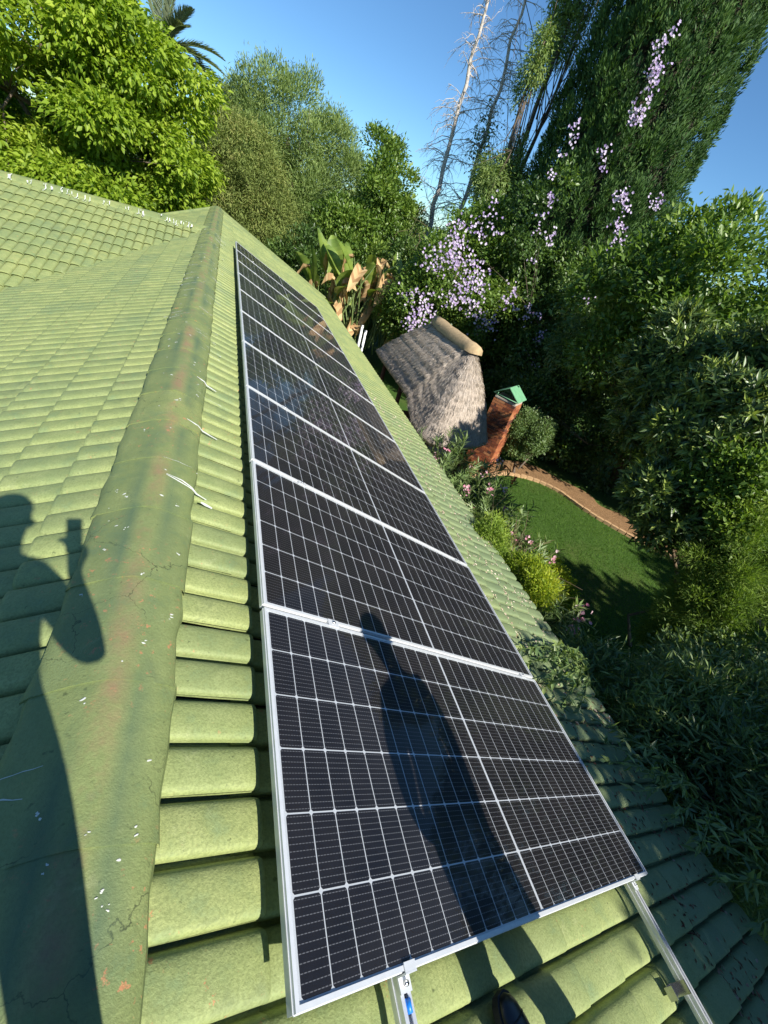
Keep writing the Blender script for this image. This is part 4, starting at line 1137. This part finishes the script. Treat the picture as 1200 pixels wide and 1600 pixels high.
column('cypress_tree', 'huge dense dark green cypress filling the upper right sky', tuple(CY), [(-4.2, 2.9), (-1, 3.1), (3, 2.95), (7, 2.75), (11, 2.4), (14, 1.7), (17, .5)], 7200, 46, .16, .046, MAT['lf_cyp'], 31, .10, .5)
tree('slender_cypress', 'slender ragged olive conifer standing left of the huge cypress', (10.4, 20.3, GZ),
     [((10.35, 20.2, 3.9), (.95, .9, 1.5)), ((10.3, 20.2, 6.9), (.45, .45, 1.3)), ((10.9, 20.4, 1.6), (.9, .9, 1.3))], MAT['lf_olive'], 46, (.28, .5), 3000, 9, .15, .04, .12, trunk_r=.13, seed=32, droop=.5, up=0, squash=1.5, trunk_top=np.array([10.3, 20.2, 8.2]))
tree('wispy_conifer', 'thin wispy conifer with bare lower limbs between the cypresses', (11.6, 21.4, GZ),
     [((11.5, 21.3, 9.4), (.9, .9, 2.2)), ((11.9, 21.4, 12.0), (.8, .8, 2.0))], MAT['lf_olive'], 40, (.26, .45), 1700, 8, .17, .04, .13, trunk_r=.13, seed=33, droop=.3, up=.1, squash=1.6, trunk_top=np.array([11.8, 21.3, 13.5]), nlimb=16)

# lilac-flowering climber, in front of and on the cypress
def flower_clump(P, n, spread, r_):
    C_ = np.repeat(np.asarray(P), n, 0) + rng.normal(size=(len(P) * n, 3)) * spread
    return C_
def petals(name, parent, mat, centres, size, toward):
    n = len(centres); ax = unit(toward + rng.normal(size=(n, 3)) * .5)
    a = unit(np.cross(ax, rng.normal(size=(n, 3)))); b = np.cross(ax, a); P = []; D = []; Nn = []
    for k in range(5):
        q = 2 * math.pi * k / 5; d = a * math.cos(q) + b * math.sin(q)
        P.append(centres); D.append(d + ax * .35); Nn.append(ax)
    P = np.concatenate(P); D = np.concatenate(D); Nn = np.concatenate(Nn)
    V, F = leaves(P, D, Nn, size * rng.uniform(.7, 1.25, len(P)), size * .95, .1, .6)
    return part(name, V, F, mat, parent, attr=np.repeat(np.tile(rng.random(n), 5), 2), kind='stuff')
TO = unit(CAM - V3(8, 15, 1)) * .9 + V3(0, -.3, .3)
t, cl = tree('flowering_climber', 'sprawling climber covered in lilac-pink blossom above the gazebo', (7.6, 16.4, GZ),
     [((7.2, 16.4, -1.6), (1.7, 1.3, 2.2)), ((7.0, 16.2, .3), (.9, .8, 1.0)), ((8.3, 16.6, .2), (1.7, 1.2, 2.4)), ((9.6, 16.6, -1.4), (1.6, 1.2, 2.4)), ((8.9, 17.2, 1.8), (1.0, .9, 1.4))], MAT['lf_mid'], 70, (.45, .75), 4200, 8, .15, .075, .13, trunk_r=.10, seed=41, cat='climber', droop=.3)
fp = []
for c in [(7.0, 15.3, 1.0), (7.6, 15.2, 1.5), (7.9, 15.1, .5), (6.6, 15.2, .2), (7.3, 15.0, -.2), (8.2, 15.2, 1.9), (6.3, 15.2, -.9), (6.9, 15.0, -.9), (6.1, 15.1, -1.4), (7.9, 15.0, -.4), (8.8, 15.2, -.5), (6.5, 15.0, -1.6), (9.3, 15.3, -1.1), (9.6, 15.2, .2), (7.1, 15.0, .4), (6.8, 15.1, .7)]:
    m_ = rng.integers(3, 7); fp += [np.array(c) + rng.normal(size=3) * np.array([.33, .2, .33]) for _ in range(m_)]
petals('blossom', t, MAT['lilac'], flower_clump(fp, 13, .16, 0), .046, TO)
t, cl = tree('ivy_climber', 'dark leafy climber wrapping the foot of the huge cypress', (11.6, 14.6, GZ),
     [((11.4, 15.2, -1.6), (2.0, 1.2, 2.5)), ((13.4, 14.9, -1.2), (2.2, 1.2, 2.4)), ((12.2, 15.2, 1.0), (1.8, .9, 1.8)), ((15.2, 15.0, -1.4), (1.8, 1.3, 2.2)), ((10.0, 16.0, 2.4), (.8, .8, 2.9))], MAT['lf_dark'], 100, (.45, .8), 6000, 8, .15, .08, .14, trunk_r=.09, seed=42, cat='climber', droop=.3)
fp = []
for c, m_, sp in (((11.25, 14.7, 6.1), 8, (.12, .1, .3)), ((11.2, 14.8, 6.6), 5, (.1, .1, .2)), ((11.1, 14.9, 7.3), 4, (.12, .1, .2)), ((11.25, 14.7, 5.6), 6, (.1, .1, .2)), ((12.2, 14.5, 3.8), 8, (.2, .1, .18)), ((12.35, 14.5, 3.2), 4, (.12, .1, .2)), ((12.7, 14.4, 2.5), 5, (.15, .1, .15)), ((13.7, 14.6, 4.1), 4, (.12, .1, .15)),
                  ((9.5, 15.2, 3.4), 5, (.3, .1, .4)), ((10.2, 15.0, 2.0), 5, (.4, .1, .4)), ((10.6, 14.6, 4.6), 3, (.15, .1, .2)), ((10.4, 14.5, -.3), 5, (.4, .1, .5)), ((11.0, 14.2, -1.0), 5, (.5, .1, .5)), ((12.5, 13.9, .6), 5, (.5, .1, .4)), ((9.7, 15.3, 4.6), 4, (.2, .1, .3))):
    fp += [np.array(c) + rng.normal(size=3) * np.array(sp) for _ in range(m_)]
petals('blossom', t, MAT['lilac'], flower_clump(fp, 9, .09, 0), .042, TO)

# ------------------------------------------------------------------ big-leaved clump with dry leaves
sb = thing('banana_like_clump', 'clump of big paddle leaves, many dried straw-brown, behind the roof end', 'plant', (5.4, 18.6, GZ))
def paddle(L, W, curl, name, mat, split):
    V = []; F = []; n = 9; r = np.random.default_rng(int(L * 100 + W * 1000))
    for i in range(n + 1):
        t = i / n; w = W * math.sin(math.pi * min(1, (t * .94 + .04))) ** .6
        zc = -curl * t * t * L; x = t * L * (1 - .25 * abs(curl) * t)
        for k, s_ in enumerate((-1, -.5, 0, .5, 1)):
            V.append((x + (r.normal() * .03 if split and abs(s_) == 1 else 0), s_ * w / 2, zc + abs(s_) * w * (.22 if not split else .55) + (r.normal() * .03 if split else 0)))
    for i in range(n):
        for k in range(4): F.append((i * 5 + k, (i + 1) * 5 + k, (i + 1) * 5 + k + 1, i * 5 + k + 1))
    me = mesh(name, V, F, True, attr=np.repeat(r.random(n), 4) * .6 + .2 * r.random()); me.materials.append(MAT[mat]); return me
MAT['lf_paddle'] = leaf_mat('leaf_paddle', [(.06, .105, .02), (.11, .165, .03), (.17, .23, .045), (.27, .31, .06)], .35, .5, .3)
PG = [paddle(1.35, .62, .15, 'leaf', 'lf_paddle', False), paddle(1.15, .52, .4, 'leaf', 'lf_paddle', False), paddle(1.5, .50, .05, 'leaf', 'lf_paddle', False)]
PD = [paddle(.95, .46, .9, 'dry_leaf', 'dry', True), paddle(.75, .50, .6, 'dry_leaf', 'dry', True), paddle(1.1, .36, 1.0, 'dry_leaf', 'dry', True)]
mbs = MB()
for i in range(124):
    dry = i % 5 in (0, 2, 3); fan = random.uniform(-2.0, 2.7)
    base = V3(5.4 + fan * 1.05, 18.5 + random.uniform(-.9, .5), -3.9 + random.uniform(0, 1.2)); az = random.uniform(0, 2 * math.pi)
    H = random.uniform(1.3, 3.4) * (1 - .16 * abs(fan)); lean = random.uniform(.05, .45)
    tip = base + V3(math.cos(az) * lean * H, math.sin(az) * lean * H * .6, H)
    tip[2] = min(tip[2], -1.0 if not dry else -.35)
    mbs.tube([base, (base + tip) / 2 + V3(0, 0, .15), tip], [.035, .028, .018], 6, False)
    el = random.uniform(.75, 1.4) if not dry else random.uniform(-.9, .5)
    d = unit(V3(math.cos(az) * math.cos(el), math.sin(az) * math.cos(el), math.sin(el)))
    up__ = unit(V3(-math.cos(az) * math.sin(el), -math.sin(az) * math.sin(el), math.cos(el)) + rng.normal(size=3) * .3); sd_ = unit(np.cross(up__, d)); up__ = np.cross(d, sd_)
    M_ = frameM(tip - np.array(sb.location), d, sd_, up__) @ Matrix.Scale(random.uniform(.7, 1.05), 4)
    link('dry_leaf' if dry else 'leaf', random.choice(PD if dry else PG), None, sb, M_)
mbs.part('leaf_stalks', MAT['stem'], sb, kind='stuff')
for x_, dz, lab in ((4.98, -2.45, 'taller white metal post below the paddle-leaved clump'), (5.16, -2.62, 'shorter white metal post beside its taller twin')):
    t = thing('white_post', lab, 'post', (x_, 17.0, GZ)); mb = MB(); mb.tube([(x_, 17, GZ), (x_, 17, dz)], [.05, .05], 10); mb.part('pole', MAT['white_metal'], t)
    mb = MB(); mb.tube([(x_, 17, dz), (x_, 17, dz + .03)], [.058, .05], 10); mb.part('end_cap', MAT['white_metal'], t)

# ------------------------------------------------------------------ right-hand garden
tree('garden_tree', 'dense mid-green broadleaf tree at the right edge below open sky', (13.6, 9.6, GZ),
     [((11.3, 9.0, 1.4), (2.0, 2.0, 2.4)), ((12.8, 8.2, -.2), (2.2, 2.2, 2.8)), ((10.2, 10.4, .6), (1.2, 1.2, 2.0))], MAT['lf_mid'], 90, (.45, .8), 6500, 8, .17, .08, .14, trunk_r=.2, seed=51, droop=.15)
tree('light_leaf_shrub', 'light green small-leaved shrub spilling in front of the cypress foot', (11.9, 12.0, GZ),
     [((11.4, 11.6, -.6), (1.3, 1.3, 2.0)), ((12.4, 12.0, -1.7), (1.5, 1.5, 2.0)), ((12.4, 12.6, .6), (1.1, 1.1, 1.7))], MAT['lf_olea'], 55, (.38, .62), 3800, 8, .13, .065, .11, trunk_r=.09, seed=52, cat='shrub', droop=.3)
tree('border_shrub', 'dark shady shrub mass behind the curved path', (13.6, 8.6, GZ),
     [((12.9, 9.3, -3.1), (1.0, 1.1, 1.6)), ((13.7, 7.6, -2.8), (1.2, 1.3, 2.0)), ((11.8, 11.0, -3.1), (1.2, 1.0, 1.5)), ((14.0, 5.6, -2.9), (1.2, 1.3, 1.7)), ((10.6, 11.9, -3.1), (1.2, .9, 1.6))], MAT['lf_dark'], 75, (.4, .7), 4200, 8, .15, .075, .13, trunk_r=.08, seed=58, cat='shrub', droop=.2)
def rosette_shrub(name, label, base, envs, mat, n_ros, L, W, seed, new=.2):
    t = thing(name, label, 'shrub', base); r = np.random.default_rng(seed)
    cl = clumps_in(envs, 60, .5, .8, .72, seed); limbs(t, base, np.mean([e[0] for e in envs], 0), .045, [c[0] for c in cl[:12]], MAT['brownstem'], sub=False)
    idx = r.integers(0, len(cl), n_ros); C_ = np.array([cl[i][0] for i in idx]); R_ = np.array([cl[i][1] for i in idx]); O = unit(C_ - np.array([cl[i][2] for i in idx]))
    d = unit(r.normal(size=(n_ros, 3)) + O * .7 + V3(0, 0, .4)); T = C_ + d * (R_ * (.6 + .4 * r.random(n_ros)))[:, None]
    P = []; D = []; Nn = []; lr = []
    a = unit(np.cross(d, r.normal(size=(n_ros, 3)))); b = np.cross(d, a); isnew = r.random(n_ros) < new
    for k in range(9):
        q = k * 2.4 + r.normal(size=n_ros) * .2; op = (.9 if k > 3 else .35) * (1 - .5 * isnew)
        dd = (a * np.cos(q)[:, None] + b * np.sin(q)[:, None]) * op[:, None] + d * (.45) + r.normal(size=(n_ros, 3)) * .12
        P.append(T - d * .02 * k); D.append(dd); Nn.append(d + r.normal(size=(n_ros, 3)) * .15); lr.append(np.where(isnew, .75 + .25 * r.random(n_ros), .62 * r.random(n_ros)))
    foliage('crown', t, mat, (np.concatenate(P), np.concatenate(D), np.concatenate(Nn), np.concatenate(lr)), L, W, .25)
    return t
rosette_shrub('leathery_shrub', 'large dark shrub of leathery leaf rosettes with pale new tips', (9.0, 3.3, GZ),
     [((7.05, 4.5, -.2), (.6, .6, .9)), ((8.05, 4.5, .85), (.8, .75, .9)), ((6.85, 3.85, -1.0), (.5, .5, .7)), ((7.2, 4.0, -.1), (.6, .6, .9)), ((8.0, 6.2, .2), (.7, .7, 1.2)), ((7.8, 4.2, -.6), (.6, .6, 1.2))], MAT['lf_rhodo'], 9500, .15, .044, 53, .34)
tree('leafy_shrub', 'sunlit yellow-green leafy shrub at the right edge above the feathery one', (8.0, 3.2, GZ),
     [((7.0, 3.5, -.45), (.5, .5, .6)), ((7.5, 3.3, -.1), (.6, .5, .7)), ((7.2, 3.2, -1.2), (.5, .5, .7)), ((7.9, 3.4, -.9), (.6, .6, 1.0))], MAT['lf_leafy'], 50, (.25, .45), 3600, 8, .085, .042, .08, trunk_r=.03, seed=54, cat='shrub')
tree('feathery_shrub', 'feathery fern-like lime conifer shrub right of the lawn', (7.6, 2.3, GZ),
     [((7.0, 2.75, -1.5), (.45, .45, .5)), ((7.3, 2.8, -1.0), (.45, .45, .5)), ((6.9, 2.4, -2.1), (.45, .45, .6)), ((7.3, 2.3, -1.5), (.5, .45, .6)), ((7.4, 2.4, -2.9), (.6, .6, .9))], MAT['lf_feather'], 75, (.22, .42), 5200, 11, .085, .011, .06, trunk_r=.03, seed=55, cat='shrub', up=.1, rough=.35, out_bias=1.0, squash=.6)
tree('blue_shrub', 'bluish small-leaved shrub in shade under the feathery one', (6.0, 1.7, GZ),
     [((6.0, 1.6, -2.5), (.5, .5, .6)), ((6.6, 1.3, -2.2), (.6, .5, .8)), ((6.3, 1.5, -3.4), (.6, .5, .8))], MAT['lf_blue'], 35, (.25, .42), 2600, 8, .075, .034, .08, trunk_r=.04, seed=56, cat='shrub')
tree('willowy_shrub', 'tall shaded shrub of long narrow leaves along the lower right eave', (4.7, .5, GZ),
     [((4.55, .75, -2.25), (.75, .8, .75)), ((5.2, .1, -1.9), (.9, .8, .9)), ((4.4, -.35, -2.45), (.7, .8, .8)), ((5.4, 1.0, -2.5), (.8, .7, .9)), ((4.3, 1.5, -2.6), (.6, .6, .6)), ((5.6, -.5, -1.8), (.8, .8, 1.0))], MAT['lf_blue'], 75, (.3, .5), 4200, 9, .135, .024, .12, trunk_r=.06, seed=57, cat='shrub', rough=.7, fold=.35)
def branch_spray(name, label, base, tips, mat, L, W, per=26, cat='branch'):
    t = thing(name, label, cat, base); P = []; D = []; Nn = []; mb = MB()
    for tip in tips:
        b = V3(*base) + rng.normal(size=3) * .06; tip = V3(*tip); m_ = (b + tip) / 2 + V3(0, 0, .12); q = np.array([b, b * .5 + m_ * .5 + V3(0, 0, .03), m_, m_ * .5 + tip * .5 + V3(0, 0, .02), tip])
        mb.tube(q, [.010, .008, .006, .005, .003], 5, False)
        for i in range(per):
            u = rng.uniform(.35, 1) * 3.99; a_ = int(u); f_ = u - a_; p = q[a_] * (1 - f_) + q[a_ + 1] * f_; dd = unit(q[a_ + 1] - q[a_])
            P.append(p); D.append(dd * .8 + rng.normal(size=3) * .55); Nn.append(V3(.2, 0, 1) + rng.normal(size=3) * .3)
    n = len(P); mb.part('twigs', MAT['stem'], t)
    foliage('leaves', t, mat, (np.array(P), np.array(D), np.array(Nn), rng.random(n)), L, W, .3)
def on_roof(s_, y_, h=.05): return tuple(AP + RV * s_ + V3(0, y_, 0) + RN * h)
branch_spray('overhanging_branch', 'leafy dark branch lying over the tiles beside the second panel', (3.75, 1.75, -2.0), [on_roof(2.95, 1.35, .06), on_roof(3.0, 1.15, .07), on_roof(3.2, 1.55, .05), on_roof(3.25, 1.2, .09), on_roof(3.4, 1.0, .06), on_roof(3.5, 1.5, .10), on_roof(3.1, 1.0, .05), on_roof(3.35, 1.35, .12), on_roof(3.0, 1.5, .05), on_roof(3.15, 1.25, .12)], MAT['lf_blue'], .085, .028, 44)
branch_spray('overhanging_branch', 'narrow-leaved branch tip resting on tiles near the lower panel corner', (3.75, .35, -1.9), [on_roof(3.35, .62, .05), on_roof(3.45, .40, .08), on_roof(3.5, .75, .06), on_roof(3.6, .2, .07), on_roof(3.7, .5, .12), on_roof(3.55, .95, .07), on_roof(3.8, .0, .10), on_roof(3.8, .8, .12)], MAT['lf_blue'], .095, .024, 34)
branch_spray('overhanging_branch', 'drooping leafy branch over the tiles at the bottom right eave', (4.0, -.45, -1.9), [on_roof(3.95, -.15, .06), on_roof(4.05, -.4, .10), on_roof(4.1, .1, .10), on_roof(3.95, -.7, .08), on_roof(4.2, -.6, .15), on_roof(4.2, -.2, .2), on_roof(4.2, .3, .15)], MAT['lf_blue'], .11, .028, 30)

# clipped round bush
tb_, cl = tree('round_bush', 'clipped round grey-green bush on a thin leaning stem by the chimney', (9.0, 9.75, GZ),
     [((9.12, 10.25, -3.05), (.72, .72, .72))], MAT['lf_olea'], 46, (.22, .32), 3200, 8, .07, .034, .06, trunk_r=.045, seed=61, cat='bush', shell=.85, trunk_top=np.array([9.1, 10.2, -3.0]))

# oleanders under the eave
def shoot_shrub(name, label, base, shoots, H, spread, mat, L, W, flowers=None, fmat='pink', seed=1, per=34, cat='shrub', group=None, tipc=.05):
    t = thing(name, label, cat, base, group); r = np.random.default_rng(seed); P = []; D = []; Nn = []; lr = []; mb = MB(); tips = []
    for i in range(shoots):
        az = r.uniform(0, 6.28); k = r.uniform(.05, 1) ** .6 * spread; h = H * r.uniform(.62, 1.0) * (1 - .25 * (k / spread) ** 2)
        b = V3(*base) + V3(r.normal() * .1, r.normal() * .1, 0); tip = b + V3(math.cos(az) * k, math.sin(az) * k, h); m_ = b * .45 + tip * .55 - V3(math.cos(az) * k * .15, math.sin(az) * k * .15, -h * .08)
        q = smooth_poly([b, m_, tip], 7); mb.tube(q, np.linspace(.016, .005, 7), 5, False); tips.append(tip)
        tone = r.random()
        for j in range(per):
            u = (.32 + .68 * r.random() ** .75) * 5.99; a_ = int(u); f_ = u - a_; p = q[a_] * (1 - f_) + q[a_ + 1] * f_; dd = unit(q[a_ + 1] - q[a_])
            o = unit(np.cross(dd, r.normal(size=3))); P.append(p); D.append(dd * .75 + o * .85 + r.normal(size=3) * .12); Nn.append(dd * .8 - o * .3 + r.normal(size=3) * .2)
            lr.append(min(1, max(0, .35 * tone + .45 * r.random() + .25 * (u / 6))))
    mb.part('stems', MAT['stem'], t)
    foliage('leaves', t, mat, (np.array(P), np.array(D), np.array(Nn), np.array(lr)), L, W, .3)
    if flowers:
        c = [tips[r.integers(0, shoots)] + V3(0, 0, .02) for _ in range(flowers)]
        petals('blossom', t, MAT[fmat], flower_clump(c, 10, tipc, 0), .030, V3(-.5, -.4, .8))
    return t
shoot_shrub('oleander', 'tallest pale green oleander, against the gazebo thatch', (4.85, 7.35, GZ), 52, 2.35, .95, MAT['lf_olea'], .19, .030, 5, seed=71, group='oleanders along the eave')
shoot_shrub('oleander', 'oleander with a red flower at the chimney foot', (5.7, 7.0, GZ), 44, 2.0, .9, MAT['lf_olea'], .19, .030, 2, 'red', seed=72, group='oleanders along the eave')
shoot_shrub('oleander', 'pink-flowered oleander in front of the sunlit lawn', (5.1, 5.7, GZ), 48, 2.25, .95, MAT['lf_olea'], .18, .030, 8, seed=73, group='oleanders along the eave')
shoot_shrub('oleander', 'oleander with pink heads beside the yellow bush', (5.0, 4.45, GZ), 40, 2.2, .75, MAT['lf_olea'], .17, .030, 8, seed=74, group='oleanders along the eave')
shoot_shrub('oleander', 'lowest oleander with pink heads, half in the shade by the eave', (4.75, 3.05, GZ), 34, 2.15, .75, MAT['lf_olea'], .17, .030, 8, seed=75, group='oleanders along the eave')
tree('golden_bush', 'yellow-gold rounded bush at the edge of the shaded lawn', (5.9, 4.2, GZ),
     [((5.85, 4.30, -3.45), (.32, .36, .45)), ((6.1, 4.0, -3.7), (.3, .3, .4))], MAT['lf_yell'], 30, (.18, .28), 1500, 8, .07, .03, .06, trunk_r=.03, seed=62, cat='bush')
def creeper(label, envs, base, seed, mat='lf_yell'):
    tree('eave_creeper', label, base, envs, MAT[mat], 22, (.14, .24), 1500, 8, .05, .013, .045, trunk_r=.02, seed=seed, cat='creeper', rough=.6, nlimb=5)
creeper('lime-green creeper climbing over the eave beside the fourth panel', [((3.35, 3.75, -1.78), (.32, .42, .17)), ((3.7, 3.6, -2.1), (.3, .5, .3)), ((3.2, 3.5, -1.62), (.2, .2, .12))], (3.75, 3.7, GZ), 63, 'lf_fern')
creeper('yellow-green creeper tuft at the eave below the fourth panel', [((3.75, 2.95, -1.95), (.28, .32, .2)), ((3.62, 2.7, -1.88), (.2, .25, .14))], (3.8, 2.9, GZ), 64)
t = thing('dry_bush', 'dead brown twiggy bush between the oleanders and the eave', 'bush', (4.4, 4.1, GZ)); mb = MB()
for _ in range(170):
    az = random.uniform(0, 6.28); p = V3(4.4, 4.1, -3.6) + rng.normal(size=3) * .15; d = unit(V3(math.cos(az) * .6, math.sin(az) * .6, 1.0)); q = [p]
    for i in range(5): d = unit(d + rng.normal(size=3) * .35); q.append(q[-1] + d * .28)
    mb.tube(q, [.008, .007, .006, .005, .004, .003], 4, False)
mb.tube([(4.4, 4.1, GZ), (4.4, 4.1, -3.5)], [.03, .02], 6)
mb.part('twigs', MAT['brownstem'], t, kind='stuff')

# ------------------------------------------------------------------ shade trees to the right of and behind the camera, backdrop trees
tree('shade_tree', 'large leafy tree behind the camera shading the lower right roof', (6.6, -5.8, GZ),
     [((6.5, -5.6, 1.5), (2.8, 2.2, 3.2)), ((4.8, -5.3, .8), (1.7, 1.6, 2.3)), ((5.3, -5.3, 2.4), (1.3, 1.3, 1.8))], MAT['lf_mid'], 58, (.50, .80), 2900, 7, .20, .105, .17, trunk_r=.2, seed=81)
tree('shade_tree', 'broad leafy tree right of the camera shading the near lawn', (11.3, -5.4, GZ),
     [((11.2, -5.2, .6), (3.2, 2.4, 3.3)), ((14.5, -4.6, .8), (3.0, 2.4, 3.4))], MAT['lf_mid'], 80, (.6, .95), 3200, 8, .28, .14, .18, trunk_r=.22, seed=82)
tree('boundary_tree', 'dark boundary tree beyond the right edge, opposite the panels', (17.5, 1.5, GZ),
     [((17.4, 1.6, .2), (2.6, 4.2, 4.2)), ((17.0, 6.0, -1.0), (2.0, 2.6, 3.2)), ((15.5, -1.5, -1.8), (2.0, 2.2, 2.2))], MAT['lf_dark'], 80, (.6, .95), 3200, 8, .28, .14, .18, trunk_r=.2, seed=83)
for k, (x, y, rx, h, mt, lab) in enumerate((
        (13.5, 46, 5.0, 6.4, 'lf_olive', 'distant pale green tree seen between the dark tree and bare trunks'),
        (4.5, 48, 5.0, 5.2, 'lf_mid', 'distant green tree behind the feathery tree'),
        (-14, 34, 6.0, 7.0, 'lf_mid', 'distant green tree behind the bright tree at left'),
        (24, 34, 6.0, 7.5, 'lf_dark', 'distant dark tree behind the huge cypress'),
        (19, 31, 4.0, 9.5, 'lf_dark', 'distant dark tree hidden between cypress and climber'),
        (24, 16, 4.5, 6.6, 'lf_dark', 'dark tree farther back at the right edge'))):
    tree('distant_tree', lab, (x, y, GZ), [((x, y, GZ + h * .55), (rx, rx * .7, h * .55)), ((x + 2.5, y + .5, GZ + h * .4), (rx * .8, rx * .6, h * .45)), ((x - 2.5, y - .5, GZ + h * .4), (rx * .8, rx * .6, h * .45))], MAT[mt], 60, (.7, 1.1), 2000, 7, .42, .19, .25, trunk_r=.25, seed=90 + k, group='distant trees')

# ------------------------------------------------------------------ grass and fallen leaves
def inside_lawn(P):
    j = np.argmin(np.linalg.norm(P[:, None] - inner[None], axis=2), 1)
    return ((P - inner[j]) * nrm[j]).sum(1) < -.06
G = np.c_[rng.uniform(4.5, 12.6, 62000), rng.uniform(1.0, 9.9, 62000)]; G = G[inside_lawn(G)]
n = len(G); P = np.c_[G, np.full(n, GZ)]; D = unit(rng.normal(size=(n, 3)) * .55 + V3(0, 0, 1))
MAT['lf_grass'] = leaf_mat('grass_blade', [(.030, .075, .010), (.050, .115, .014), (.080, .155, .020), (.14, .19, .035)], .6, .25, .35)
patch = .5 + .5 * np.sin(G[:, 0] * 2.1 + np.sin(G[:, 1] * 1.7) * 2) * np.cos(G[:, 1] * 1.9)
V, F = leaves(P, D, rand_unit(n), rng.uniform(.035, .085, n), .010, .1, .3)
o = link('lawn_grass', mesh('lawn_grass', V, F, attr=np.repeat(np.clip(.55 * rng.random(n) + .4 * patch, 0, 1), 2)), MAT['lf_grass'])
tag(o, 'short mown green grass covering the garden lawn', 'grass', kind='stuff')

def litter(n, yr, sr, mat, L, W, course_bias, name, label, seed):
    r = np.random.default_rng(seed); P = []; 
    y = r.uniform(*yr, n); c = r.integers(0, 12, n)
    s_ = .51 + c * COURSE + np.where(r.random(n) < course_bias, np.abs(r.normal(size=n)) * .030 + .004, r.uniform(0, .33, n))
    ok = (s_ > sr[0]) & (s_ < sr[1]) & ((s_ > .48 + PW + .02) | (y < -.02)); clus = np.sin(y * 5.3 + c * 2.1) + np.sin(y * 13 + c * 4.4) + r.normal(size=n) * .5
    ok &= clus > -.2
    y, s_ = y[ok], s_[ok]
    t_ = ((y - YN) / PITCH) % 1.0; z = np.interp(t_, [p for p, _ in mono], [-AMP * (1 - q) for _, q in mono])
    d_ = (s_ - .51) % COURSE; z = z - LIFT * (1 - d_ / COURSE) + .004
    P = AP + np.outer(s_, RV) + np.outer(y, Yv) + np.outer(z, RN); m_ = len(P)
    D = unit(rng.normal(size=(m_, 3)) * np.array([1, 1, .25]) + RV * .3); D -= np.outer(D @ RN, RN) * .8
    V, F = leaves(P, D, RN + rng.normal(size=(m_, 3)) * .35, L * rng.uniform(.6, 1.4, m_), W * rng.uniform(.6, 1.3, m_), .4)
    o = link(name, mesh(name, V, F, attr=np.repeat(rng.random(m_), 2)), mat); tag(o, label, 'fallen leaves', kind='stuff')
MAT['litter_pale'] = leaf_mat('litter_pale', [(.36, .26, .17), (.52, .42, .30), (.66, .56, .43), (.74, .66, .55)], .8, .15, .1, 1.0)
MAT['litter_red'] = leaf_mat('litter_red_brown', [(.06, .028, .018), (.13, .055, .035), (.22, .10, .06), (.40, .30, .24)], .8, .15, .1, 1.0)
litter(26000, (.9, 7.5), (2.75, 4.3), MAT['litter_pale'], .034, .017, .8, 'fallen_blossom', 'pale dry fallen petals caught along the lower tile edges', 5)
litter(12000, (-1.2, 1.3), (3.0, 4.3), MAT['litter_red'], .036, .014, .8, 'fallen_leaves', 'red-brown fallen leaves in the tile steps at lower right', 6)
